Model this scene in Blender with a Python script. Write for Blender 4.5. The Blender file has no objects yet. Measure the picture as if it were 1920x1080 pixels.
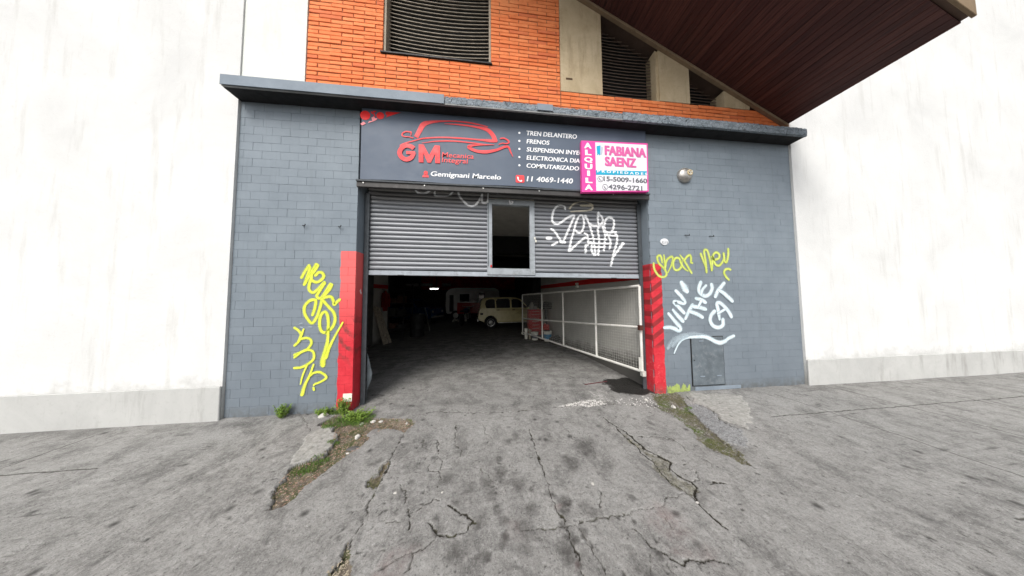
import bpy, bmesh, math, random
import numpy as np
from mathutils import Matrix, Vector
random.seed(7); RNG = np.random.default_rng(7)
S = bpy.context.scene
COL = S.collection

# ---------------------------------------------------------------- camera, sky, sun, exposure
CAM = np.array([0.0, -3.156, 1.5])
AR = np.array([0.99427232, -0.10661964, -0.00740378])
AU = np.array([0.00228224, -0.04807772, 0.99884099])
AF = np.array([0.10685202, 0.99313684, 0.04755901])
cd = bpy.data.cameras.new('camera'); cam = bpy.data.objects.new('camera', cd); COL.objects.link(cam)
cd.sensor_width = 36; cd.lens = 36*400/1920; cd.clip_start = .05; cd.clip_end = 400
m = Matrix.Identity(4)
for i in range(3):
    m[i][0] = AR[i]; m[i][1] = AU[i]; m[i][2] = -AF[i]; m[i][3] = CAM[i]
cam.matrix_world = m
S.camera = cam
SUN_EL, SUN_AZ = math.radians(47), math.radians(202)   # azimuth clockwise from north (+Y)
w = bpy.data.worlds.new("World"); S.world = w; w.use_nodes = True
nt = w.node_tree; nt.nodes.clear()
wo = nt.nodes.new('ShaderNodeOutputWorld'); bg = nt.nodes.new('ShaderNodeBackground')
sk = nt.nodes.new('ShaderNodeTexSky'); sk.sky_type = 'NISHITA'; sk.sun_disc = False
sk.sun_elevation = SUN_EL; sk.sun_rotation = SUN_AZ; sk.dust_density = 3.0; sk.air_density = 1.0
hs = nt.nodes.new('ShaderNodeHueSaturation'); hs.inputs['Saturation'].default_value = .32
nt.links.new(sk.outputs[0], hs.inputs['Color']); nt.links.new(hs.outputs[0], bg.inputs['Color'])
nt.links.new(bg.outputs[0], wo.inputs[0]); bg.inputs['Strength'].default_value = .15
sl = bpy.data.lights.new('sun', 'SUN'); sl.energy = 1.3; sl.angle = math.radians(28); sl.color = (1, .965, .92)
so = bpy.data.objects.new('sun', sl); COL.objects.link(so)
sd = Vector((math.sin(SUN_AZ)*math.cos(SUN_EL), math.cos(SUN_AZ)*math.cos(SUN_EL), math.sin(SUN_EL)))
so.rotation_euler = (-sd).to_track_quat('-Z', 'Y').to_euler(); so.location = (0, -6, 12)
S.view_settings.view_transform = 'Standard'; S.view_settings.look = 'None'
S.view_settings.exposure = 0.72; S.view_settings.gamma = 1
S.render.engine = 'CYCLES'
S.cycles.transparent_max_bounces = 16

# measured directions in the survey photograph -> metres on real planes
def ray(x, y): return AR*(x-960)/400 - AU*(y-540)/400 + AF
def W(x, y, Y=0.0):
    q = ray(x, y); return CAM + q*((Y-CAM[1])/q[1])
def G(x, y, Z=0.0):
    q = ray(x, y); return CAM + q*((Z-CAM[2])/q[2])
def Wz(o, s, u, v, Y): p = W(o[0]+u/s, o[1]+v/s, Y); return (p[0], p[2])
def Gz(o, s, u, v): p = G(o[0]+u/s, o[1]+v/s); return (p[0], p[1])

# ---------------------------------------------------------------- node helpers
class NT:
    def __init__(s, name, rough=.8, metal=0.0, spec=.3):
        s.m = bpy.data.materials.new(name); s.m.use_nodes = True; s.t = s.m.node_tree
        s.b = s.t.nodes['Principled BSDF']; s.o = s.t.nodes['Material Output']
        s.b.inputs['Roughness'].default_value = rough; s.b.inputs['Metallic'].default_value = metal
        s.b.inputs['Specular IOR Level'].default_value = spec
        g = s.t.nodes.new('ShaderNodeNewGeometry'); s.pos = g.outputs['Position']; s.nor = g.outputs['Normal']
    def put(s, sock, v):
        if isinstance(v, bpy.types.NodeSocket): s.t.links.new(v, sock)
        elif isinstance(v, (tuple, list)): sock.default_value = (*v, 1) if len(v) == 3 and sock.type == 'RGBA' else v
        else: sock.default_value = v
    def objc(s):
        return s.t.nodes.new('ShaderNodeTexCoord').outputs['Object']
    def scale(s, v, sc):
        n = s.t.nodes.new('ShaderNodeMapping'); s.put(n.inputs['Vector'], v); n.inputs['Scale'].default_value = sc; return n.outputs[0]
    def noise(s, sc, det=4, rough=.6, vec=None, dist=0):
        n = s.t.nodes.new('ShaderNodeTexNoise'); s.put(n.inputs['Vector'], vec if vec is not None else s.pos)
        n.inputs['Scale'].default_value = sc; n.inputs['Detail'].default_value = det; n.inputs['Roughness'].default_value = rough
        n.inputs['Distortion'].default_value = dist; return n.outputs['Fac']
    def vor(s, sc, vec=None, feat='F1'):
        n = s.t.nodes.new('ShaderNodeTexVoronoi'); n.feature = feat; s.put(n.inputs['Vector'], vec if vec is not None else s.pos)
        n.inputs['Scale'].default_value = sc; return n.outputs['Distance']
    def ramp(s, v, a, b, lo=0.0, hi=1.0):
        n = s.t.nodes.new('ShaderNodeMapRange'); n.clamp = True; s.put(n.inputs[0], v)
        n.inputs[1].default_value = a; n.inputs[2].default_value = b; n.inputs[3].default_value = lo; n.inputs[4].default_value = hi
        return n.outputs[0]
    def mix(s, f, a, b, mode='MIX'):
        n = s.t.nodes.new('ShaderNodeMix'); n.data_type = 'RGBA'; n.blend_type = mode
        s.put(n.inputs[0], f); s.put(n.inputs[6], a); s.put(n.inputs[7], b); return n.outputs[2]
    def math(s, op, a, b=0.0, c=0.0):
        n = s.t.nodes.new('ShaderNodeMath'); n.operation = op; s.put(n.inputs[0], a); s.put(n.inputs[1], b); s.put(n.inputs[2], c); return n.outputs[0]
    def sep(s, v=None):
        n = s.t.nodes.new('ShaderNodeSeparateXYZ'); s.put(n.inputs[0], v if v is not None else s.pos); return n.outputs
    def rnd(s): return s.t.nodes.new('ShaderNodeObjectInfo').outputs['Random']
    def attr(s, name):
        n = s.t.nodes.new('ShaderNodeAttribute'); n.attribute_name = name; return n.outputs['Fac']
    def col(s, v): s.put(s.b.inputs['Base Color'], v)
    def rough(s, v): s.put(s.b.inputs['Roughness'], v)
    def bump(s, h, st=.3, d=.01):
        n = s.t.nodes.new('ShaderNodeBump'); n.inputs['Strength'].default_value = st; n.inputs['Distance'].default_value = d
        s.put(n.inputs['Height'], h); s.t.links.new(n.outputs[0], s.b.inputs['Normal'])

def simple(name, c, rough=.7, metal=0, var=.25, sc=6, bump=.15, bsc=60, dirt=None, spec=.3):
    """paint or metal with uneven tone, a little wear and fine relief"""
    n = NT(name, rough, metal, spec)
    f = n.ramp(n.noise(sc, 6, .65), .3, .7)
    c2 = tuple(x*(1-var) for x in c); c3 = tuple(min(1, x*(1+var*.5)) for x in c)
    k = n.mix(f, c2, c3)
    if dirt: k = n.mix(n.ramp(n.noise(sc*2.3, 8, .7), .52, .72), k, dirt)
    n.col(k); n.rough(n.ramp(n.noise(sc*3, 4), .3, .7, max(.05, rough-.12), min(1, rough+.12)))
    if bump: n.bump(n.noise(bsc, 5), bump, .004)
    return n.m

def emit(name, c, st):
    n = NT(name); n.b.inputs['Emission Color'].default_value = (*c, 1); n.b.inputs['Emission Strength'].default_value = st; n.col(c); return n.m

# ---------------------------------------------------------------- mesh helpers
class MB:
    def __init__(s): s.v = []; s.f = []
    def add(s, vs, fs):
        o = len(s.v); s.v += [tuple(float(c) for c in p) for p in vs]; s.f += [tuple(i+o for i in f) for f in fs]; return s
    def box(s, x0, x1, y0, y1, z0, z1):
        return s.add([(x0,y0,z0),(x1,y0,z0),(x1,y1,z0),(x0,y1,z0),(x0,y0,z1),(x1,y0,z1),(x1,y1,z1),(x0,y1,z1)],
                     [(0,3,2,1),(4,5,6,7),(0,1,5,4),(1,2,6,5),(2,3,7,6),(3,0,4,7)])
    def bar(s, a, b, wd, ht, up=(0,0,1)):
        a = Vector(a); b = Vector(b); d = (b-a).normalized(); sd_ = d.cross(Vector(up))
        if sd_.length < 1e-4: sd_ = d.cross(Vector((1,0,0)))
        sd_.normalize(); u = sd_.cross(d).normalized()
        vs = [p+sd_*i*wd/2+u*j*ht/2 for p in (a,b) for i,j in ((-1,-1),(1,-1),(1,1),(-1,1))]
        return s.add(vs, [(0,3,2,1),(4,5,6,7),(0,1,5,4),(1,2,6,5),(2,3,7,6),(3,0,4,7)])
    def tube(s, pts, r, n=8, cap=True):
        pts = [Vector(p) for p in pts]; rr = r if isinstance(r, (list,tuple)) else [r]*len(pts); vs = []; fs = []
        for i, p in enumerate(pts):
            d = (pts[min(i+1,len(pts)-1)]-pts[max(i-1,0)]).normalized()
            a = d.cross(Vector((0,0,1)));  a = a if a.length > 1e-3 else d.cross(Vector((0,1,0))); a.normalize(); b = a.cross(d)
            vs += [p+(a*math.cos(t)+b*math.sin(t))*rr[i] for t in [2*math.pi*k/n for k in range(n)]]
        for i in range(len(pts)-1):
            for k in range(n): fs.append((i*n+k, i*n+(k+1)%n, (i+1)*n+(k+1)%n, (i+1)*n+k))
        if cap: fs += [tuple(range(n-1,-1,-1)), tuple((len(pts)-1)*n+k for k in range(n))]
        return s.add(vs, fs)
    def lathe(s, prof, c=(0,0,0), axis='z', n=20):
        vs = []; fs = []
        for r, h in prof:
            for k in range(n):
                t = 2*math.pi*k/n; a, b = r*math.cos(t), r*math.sin(t)
                p = {'z': (a,b,h), 'y': (a,h,b), 'x': (h,a,b)}[axis]
                vs.append((p[0]+c[0], p[1]+c[1], p[2]+c[2]))
        for i in range(len(prof)-1):
            for k in range(n): fs.append((i*n+k, i*n+(k+1)%n, (i+1)*n+(k+1)%n, (i+1)*n+k))
        fs += [tuple(range(n)), tuple((len(prof)-1)*n+k for k in range(n-1,-1,-1))]
        return s.add(vs, fs)
    def prism(s, poly, y0, y1, plane='xz'):
        """outline extruded along the third axis"""
        n = len(poly)
        def P(a, b, h): return {'xz': (a,h,b), 'xy': (a,b,h), 'yz': (h,a,b)}[plane]
        vs = [P(a,b,y0) for a,b in poly]+[P(a,b,y1) for a,b in poly]
        return s.add(vs, [tuple(range(n)), tuple(range(2*n-1,n-1,-1))]+[(i,(i+1)%n,n+(i+1)%n,n+i) for i in range(n)])
    def mesh(s, name):
        me = bpy.data.meshes.new(name); me.from_pydata(s.v, [], s.f); 
        bm = bmesh.new(); bm.from_mesh(me); bmesh.ops.recalc_face_normals(bm, faces=bm.faces); bm.to_mesh(me); bm.free()
        return me
    def build(s, name, mat, parent=None, smooth=False, bevel=0, kind=None, label=None, seg=1):
        me = s.mesh(name)
        if bevel or smooth:
            bm = bmesh.new(); bm.from_mesh(me)
            if bevel: bmesh.ops.bevel(bm, geom=[e for e in bm.edges if len(e.link_faces) == 2 and e.calc_face_angle(0) > .5], offset=bevel, segments=seg, affect='EDGES', clamp_overlap=True)
            for f in bm.faces: f.smooth = smooth
            bm.to_mesh(me); bm.free()
            if smooth:
                try: me.set_sharp_from_angle(angle=math.radians(38))
                except Exception: pass
        return link(name, me, mat, parent, kind, label)

def link(name, me, mat=None, parent=None, kind=None, label=None, loc=None):
    o = bpy.data.objects.new(name, me); COL.objects.link(o)
    if mat is not None and len(me.materials) == 0: me.materials.append(mat)
    if parent is not None:
        o.parent = parent
        base = parent_base(parent)
        o.location = (loc or Vector((0,0,0))) if parent.get('_local') else (Vector(loc) if loc is not None else Vector((0,0,0))) - base
    elif loc is not None: o.location = loc
    if kind: o['kind'] = kind
    if label: o['label'] = label
    return o
BASES = {}
def parent_base(p):
    return BASES.get(p.name, Vector((0,0,0)))
def thing(name, label, cat, base=(0,0,0), group=None, rotz=0.0):
    """Empty standing at the base of a thing; its parts are modelled in world metres (rotz=0) """
    e = bpy.data.objects.new(name, None); COL.objects.link(e); e.location = base; e.empty_display_size = .1
    e['label'] = label; e['category'] = cat
    if group: e['group'] = group
    BASES[e.name] = Vector(base)
    return e
def local_thing(name, label, cat, base=(0,0,0), rotz=0.0, group=None):
    e = thing(name, label, cat, base, group); BASES[e.name] = Vector((0,0,0)); e.rotation_euler = (0,0,rotz); return e
def tag(o, label, cat, group=None, kind=None):
    o['label'] = label; o['category'] = cat
    if group: o['group'] = group
    if kind: o['kind'] = kind
    return o
def struct(o): o['kind'] = 'structure'; return o

def smooth_line(pts, step):
    """Catmull-Rom through the points"""
    P = [np.array(p, float) for p in pts]
    if len(P) == 2: P = [P[0], (P[0]+P[1])/2, P[1]]
    Q = [2*P[0]-P[1]]+P+[2*P[-1]-P[-2]]; out = []
    for i in range(1, len(Q)-2):
        L = np.linalg.norm((Q[i+1]-Q[i])[:2]); n = max(2, int(L/step))
        for k in range(n):
            t = k/n; a,b,c,d = Q[i-1],Q[i],Q[i+1],Q[i+2]
            out.append(.5*((2*b)+(-a+c)*t+(2*a-5*b+4*c-d)*t*t+(-a+3*b-3*c+d)*t**3))
    out.append(Q[-2]); return out

# ---------------------------------------------------------------- materials
def wall_material(name, side):
    """grey-blue masonry paint over tiles with a red corner band; paint marks by place on the wall"""
    n = NT(name, .62, spec=.35)
    x, y, z = n.sep()
    base = n.mix(n.ramp(n.noise(2.2, 5, .6), .3, .7), (.160,.192,.220), (.208,.244,.275))
    base = n.mix(n.math('MULTIPLY', n.rnd(), .25), base, (.15,.18,.205)); dv = n.scale(n.pos, (5, 5, .35)); base = n.mix(n.ramp(n.noise(2.0, 7, .7, vec=dv), .55, .72, 0, .38), base, (.115,.135,.15))
    base = n.mix(n.ramp(n.noise(40, 6, .7), .60, .75, 0, .35), base, (.33,.36,.38))
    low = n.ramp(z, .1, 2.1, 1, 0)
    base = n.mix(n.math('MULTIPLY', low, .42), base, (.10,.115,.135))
    wob = n.ramp(n.noise(5, 3), .3, .7, -.012, .012)
    xx = n.math('ADD', x, wob)
    d = n.noise(9, 6, .7)
    red = n.mix(n.ramp(d, .35, .7), (.50,.018,.030), (.62,.035,.050))
    if side == 'L':
        red = n.mix(n.ramp(z, .9, 1.75), red, (.72,.12,.115))
        t = n.math('ADD', n.math('MULTIPLY', z, 5.0), n.math('MULTIPLY', x, 5.0))
        t = n.math('ADD', t, n.ramp(n.noise(4,4), .2,.8,-.5,.5))
        st = n.math('MULTIPLY', n.ramp(n.math('SINE', n.math('MULTIPLY', t, 6.28*.9)), .2, .7), n.math('MULTIPLY', n.ramp(z, .55, .8), n.ramp(z, 1.35, 1.1)))
        st = n.math('MULTIPLY', st, n.ramp(d, .38, .6)); red = n.mix(n.math('MULTIPLY', st, .9), red, (.13,.035,.030))
        inx = n.math('GREATER_THAN', xx, -2.03); top = n.math('LESS_THAN', z, 2.168)
    else:
        t = n.math('SUBTRACT', n.math('MULTIPLY', z, 5.3), n.math('MULTIPLY', x, 3.6))
        st = n.math('MULTIPLY', n.ramp(n.math('SINE', n.math('MULTIPLY', t, 6.28)), .1, .35), n.math('MULTIPLY', n.ramp(z, .68, .75), n.ramp(z, 2.05, 1.98)))
        st = n.math('MULTIPLY', st, n.ramp(d, .2, .5, .55, 1)); red = n.mix(n.math('MULTIPLY', st, .85), red, (.20,.022,.022))
        chip = n.math('MULTIPLY', n.ramp(n.noise(22, 5, .7), .56, .6), n.ramp(z, .7, .3)); red = n.mix(n.math('MULTIPLY', chip, .5), red, (.75,.2,.17))
        inx = n.math('LESS_THAN', xx, 2.772); top = n.math('LESS_THAN', z, 2.035)
        gx = n.math('MULTIPLY', n.math('GREATER_THAN', x, 2.79), n.math('LESS_THAN', x, 3.19))
        gz = n.math('LESS_THAN', z, n.ramp(n.noise(9, 4, .6, vec=n.scale(n.pos, (1,1,.1))), .35, .65, .02, .16))
        base = n.mix(n.math('MULTIPLY', gx, gz), base, (.36,.45,.12))
    base = n.mix(n.math('MULTIPLY', inx, top), base, red)
    # splash-back grime where the wall meets the ground
    gr = n.math('MULTIPLY', n.ramp(z, .16, .0), n.ramp(n.noise(14, 5), .35, .6)); base = n.mix(n.math('MULTIPLY', gr, .7), base, (.09,.085,.07))
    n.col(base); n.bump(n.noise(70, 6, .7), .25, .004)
    return n.m
M_WL = wall_material('painted_masonry_left', 'L'); M_WR = wall_material('painted_masonry_right', 'R')

def brick_mat():
    n = NT('orange_brick', .78, spec=.2)
    r = n.rnd(); o = n.objc()
    c = n.mix(r, (.76,.20,.065), (.85,.27,.10))
    c = n.mix(n.ramp(n.math('FRACT', n.math('MULTIPLY', r, 7.31)), .86, .95, 0, .6), c, (.58,.135,.06))
    c = n.mix(n.ramp(n.noise(8, 5, .6), .40, .75, 0, .55), c, (.54,.12,.035))
    c = n.mix(n.ramp(n.noise(55, 5, .7), .66, .78, 0, .6), c, (.22,.08,.045))
    c = n.mix(n.ramp(n.noise(1.4, 4), .55, .75, 0, .45), c, (.74,.30,.12))
    n.col(c); n.bump(n.noise(90, 5, .6), .3, .003); return n.m
M_BR = brick_mat()
M_MORTAR = simple('mortar', (.30,.125,.07), .95, var=.4, sc=30, bump=.5)
def plaster(name, a, b, stain, dark=.5):
    n = NT(name, .9, spec=.15)
    c = n.mix(n.ramp(n.noise(1.6, 7, .65, dist=.6), .32, .68), a, b)
    v = n.scale(n.pos, (3.5, 3.5, .55)); c = n.mix(n.ramp(n.noise(1.8, 8, .7, vec=v), .52, .72, 0, dark), c, stain)
    c = n.mix(n.ramp(n.noise(18, 8, .75), .55, .8, 0, .5), c, stain)
    n.col(c); n.bump(n.noise(35, 8, .7), .35, .01); return n.m
M_CONC = plaster('weathered_concrete', (.42,.33,.205), (.58,.475,.32), (.24,.17,.10))
M_WHITEP = plaster('white_limewash', (.66,.68,.63), (.74,.75,.70), (.50,.51,.45), .35)
def neigh_mat():
    n = NT('white_render', .9, spec=.15); x, y, z = n.sep()
    c = n.mix(n.ramp(n.noise(.9, 7, .65, dist=.5), .32, .68), (.60,.60,.585), (.70,.70,.68)); v = n.scale(n.pos, (2.6, 1, .28))
    c = n.mix(n.ramp(n.noise(2.2, 8, .7, vec=v), .54, .74, 0, .55), c, (.43,.42,.385)); c = n.mix(n.ramp(n.noise(14, 8, .8), .58, .74, 0, .4), c, (.44,.43,.40))
    g = n.math('ADD', z, n.ramp(n.noise(3, 7, .75), .25, .75, -.22, .22)); c = n.mix(n.ramp(g, .55, -.05, 0, .8), c, (.17,.165,.145)); n.col(c); n.bump(n.noise(30, 8, .7), .5, .01); return n.m
M_NEIGH = neigh_mat(); M_PLI = plaster('grey_plinth_render', (.40,.40,.385), (.48,.48,.46), (.22,.21,.19), .6)
M_BEAM = plaster('gable_beam_concrete', (.20,.145,.09), (.27,.20,.13), (.13,.09,.06))
def ledge_mat():
    n = NT('ledge_grey_paint', .65, spec=.3)
    c = n.mix(n.ramp(n.noise(3, 6, .65), .3, .7), (.17,.205,.24), (.23,.27,.31)); n.col(c); n.bump(n.noise(40, 6), .3, .006); return n.m
M_LEDGE = ledge_mat()
def rough_ledge():
    n = NT('flaking_ledge_concrete', .9, spec=.15)
    v = n.scale(n.pos, (1, 1, 2.2))
    c = n.mix(n.ramp(n.noise(7, 8, .75, vec=v), .35, .65), (.15,.18,.205), (.30,.335,.365))
    k = n.vor(9, vec=n.scale(n.pos, (1,1,1.6)), feat='DISTANCE_TO_EDGE'); c = n.mix(n.ramp(k, .0, .035, .85, 0), c, (.035,.035,.035))
    c = n.mix(n.ramp(n.noise(26, 8, .8), .58, .70), c, (.05,.05,.05)); n.col(c); n.bump(n.noise(28, 9, .8), .9, .02); return n.m
M_LROUGH = rough_ledge()
M_DARKUND = simple('ledge_underside_shade', (.018,.019,.020), .9, var=.4, sc=4)  # near-black colour stands in for the shade beneath the ledge
def soffit_mat():
    n = NT('varnished_soffit_wood', .55, spec=.25)
    c = n.mix(n.rnd(), (.070,.024,.021), (.115,.044,.036)); v = n.scale(n.pos, (30, 1.2, 30))
    c = n.mix(n.ramp(n.noise(1.6, 6, .7, vec=v), .4, .7), c, (.030,.012,.012)); n.col(c); n.bump(n.noise(3, 5, vec=v), .25, .004); return n.m
M_SOFF = soffit_mat()
M_LOUV = simple('louvre_slat_metal', (.38,.33,.26), .7, var=.4, sc=9)
M_LOUVD = simple('dark_louvre_metal', (.15,.11,.085), .7, var=.4, sc=9)
M_DARK = simple('dark_void_paint', (.012,.012,.012), .95, var=.5)
M_IRON = simple('dark_iron', (.03,.03,.03), .6, metal=.4)
def slat_mat():
    n = NT('grey_shutter_paint', .42, metal=.15, spec=.45)
    x, y, z = n.sep(); v = n.scale(n.pos, (.7, 1, 14))
    c = n.mix(n.ramp(n.noise(2.4, 6, .65, vec=v), .3, .7), (.165,.173,.188), (.255,.263,.28))
    c = n.mix(n.ramp(n.noise(30, 7, .75), .60, .74, 0, .5), c, (.13,.12,.11)); 
    c = n.mix(n.ramp(z, 2.90, 3.15, 0, .45), c, (.17,.14,.105))  # top slats coloured darker and browner for the sign's shadow
    n.col(c); n.bump(n.noise(25, 5), .12, .004); return n.m
M_SLAT = slat_mat()
M_SHFR = simple('shutter_frame_paint', (.30,.325,.345), .5, var=.25, sc=7, dirt=(.20,.21,.21))
M_SHBAR = simple('shutter_bar_paint', (.33,.36,.39), .5, var=.2, sc=6, dirt=(.18,.19,.20))
M_GUIDE = simple('shutter_guide_steel', (.060,.068,.075), .6, var=.3, sc=12)
M_GALV = simple('galvanised_sheet', (.30,.34,.37), .4, metal=.5, var=.35, sc=9)
def sign_mat():
    n = NT('dark_blue_sign_vinyl', .36, spec=.5)
    c = n.mix(n.ramp(n.noise(1.3, 3), .3, .7), (.070,.092,.130), (.088,.114,.155)); n.col(c)
    n.bump(n.noise(1.7, 3, .5, vec=n.scale(n.pos, (1.2,1,2.5))), .15, .03); n.rough(n.ramp(n.noise(8,5), .3, .7, .58, .68)); return n.m
M_SIGN = sign_mat()
M_RED = simple('red_print', (.74,.055,.06), .5, var=.12, sc=3, bump=0)
M_REDT = simple('red_lettering', (.85,.10,.10), .6, var=.05, bump=0)
M_RED2 = simple('deep_red_print', (.80,.02,.02), .5, var=.15, sc=6, bump=0)
M_PINKED = simple('pale_red_outline', (.85,.25,.27), .5, var=.1, sc=4, bump=0)
M_WHITE = simple('white_print', (.82,.83,.84), .5, var=.06, sc=5, bump=0)
M_MAG = simple('magenta_print', (.78,.065,.34), .5, var=.15, sc=3, bump=0)
M_MAG2 = simple('rose_lettering', (.66,.12,.34), .5, var=.15, sc=20, bump=0)
M_BOARD = simple('white_sign_board', (.76,.74,.78), .5, var=.05, sc=2, bump=0)
M_CYAN = simple('cyan_print', (.01,.36,.55), .5, var=.12, sc=5, bump=0)
M_GREY = simple('grey_lettering', (.14,.145,.16), .5, var=.12, sc=5, bump=0)
M_LGREY = simple('light_grey_print', (.48,.52,.58), .5, var=.12, sc=5, bump=0)

def spray(name, c, c2, dens=1.0, gap=0.0):
    n = NT(name, .6, spec=.3)
    a = n.attr('a'); k = n.mix(n.ramp(n.noise(12, 5, .6), .3, .7), c, c2); n.col(n.mix(n.ramp(a, .25, .9, .55, 0), k, tuple(q*.55+.04 for q in c))); sp = n.ramp(n.noise(190, 3, .6), .30, .70, -.26, .26)
    al = n.ramp(n.math('ADD', a, sp), .10, .68); al = n.math('MULTIPLY', al, n.ramp(n.noise(7, 4, .6), .25, .6, dens*.78, dens))
    n.put(n.b.inputs['Alpha'], al); return n.m
M_YEL = spray('yellow_spray_paint', (.66,.76,.035), (.80,.84,.10), .96)
M_YEL2 = spray('pale_yellow_spray_paint', (.55,.64,.085), (.68,.74,.20), .93)
M_WSP = spray('pale_blue_white_spray_paint', (.58,.70,.75), (.74,.83,.86), 1.0)
M_WFAINT = spray('thin_white_overspray', (.50,.60,.66), (.60,.70,.75), .42)
M_WSH = spray('white_spray_paint', (.82,.83,.84), (.86,.86,.86), 1.15)
M_CREAM = spray('cream_spray_paint', (.74,.68,.54), (.82,.77,.62), .95)

def gate_mat():
    n = NT('chipped_white_gate_paint', .6, spec=.3)
    c = n.mix(n.ramp(n.noise(6, 5), .3, .7), (.60,.585,.53), (.72,.71,.67)); c = n.mix(n.ramp(n.noise(38, 7, .75), .60, .68), c, (.20,.095,.04))
    n.col(c); n.bump(n.noise(40, 6), .4, .004); return n.m
M_GATE = gate_mat()
M_WIRE = simple('galvanised_gate_wire', (.60,.60,.55), .55, metal=.2, var=.35, sc=20, bump=0)
def inner_wall():
    n = NT('garage_wall_paint', .88, spec=.15)
    x, y, z = n.sep()
    c = n.mix(n.ramp(n.noise(1.8, 6), .3, .7), (.40,.39,.36), (.50,.49,.455)); c = n.mix(n.ramp(n.noise(9, 8, .75), .55, .8, 0, .4), c, (.30,.28,.24))
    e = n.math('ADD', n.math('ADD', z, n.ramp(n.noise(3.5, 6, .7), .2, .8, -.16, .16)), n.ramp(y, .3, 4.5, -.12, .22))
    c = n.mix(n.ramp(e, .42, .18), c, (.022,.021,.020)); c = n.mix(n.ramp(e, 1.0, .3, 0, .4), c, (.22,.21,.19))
    b = n.math('MULTIPLY', n.math('GREATER_THAN', z, n.ramp(y, 0, 6, 1.80, 1.90)), n.math('LESS_THAN', z, n.ramp(y, 0, 6, 1.93, 2.03)))
    c = n.mix(b, c, (.46,.018,.016)); n.col(c); n.bump(n.noise(45, 6), .3, .005); return n.m
M_IW = inner_wall()
M_IWD = simple('dark_wall_paint', (.10,.10,.095), .9, var=.5, sc=2)  # dark uneven tone for the inner walls
M_CEIL = simple('garage_ceiling_paint', (.66,.64,.58), .95, var=.25, sc=1.5)
M_REDW = simple('dark_red_wall_band', (.55,.012,.012), .8, var=.3, sc=2)
M_RUB = simple('black_rubber', (.018,.018,.018), .8, var=.4, sc=20)
M_GLASS = NT('dark_car_glass', .06, spec=.6); M_GLASS.col((.012,.014,.018)); M_GLASS = M_GLASS.m
M_CARC = simple('cream_car_paint', (.68,.60,.32), .28, var=.10, sc=2, bump=0, spec=.5)
M_CARC2 = simple('dull_cream_door_paint', (.52,.44,.20), .35, var=.10, sc=2, bump=0, spec=.5)
M_CHR = simple('dull_hubcap_metal', (.52,.52,.50), .35, metal=.7, var=.2, sc=20)
M_NAVY = simple('navy_car_paint', (.012,.045,.12), .2, var=.2, sc=2, bump=0, spec=.6)
M_TAIL = simple('dark_red_lens', (.10,.008,.008), .25, var=.2, bump=0)
M_VAN = simple('dirty_white_van_paint', (.58,.58,.56), .45, var=.15, sc=1.5)
M_VANR = simple('red_van_skirt_paint', (.35,.015,.015), .3, var=.2, sc=1.5)
M_TIMB = simple('weathered_timber', (.42,.36,.28), .85, var=.4, sc=10, dirt=(.20,.15,.10))
M_REDC = simple('red_enamel', (.45,.010,.010), .4, var=.2, sc=8)
M_CLOTH = simple('red_work_cloth', (.20,.012,.012), .95, var=.3, sc=9)
M_BKW = simple('white_bucket_plastic', (.70,.68,.60), .5, var=.12, sc=9)
M_BLUE = simple('blue_label_film', (.02,.20,.38), .5, var=.2, sc=9)
M_BLK = simple('black_plastic', (.02,.02,.02), .6, var=.3)
M_STEEL = simple('brushed_steel', (.40,.40,.38), .4, metal=.6, var=.2)

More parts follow.
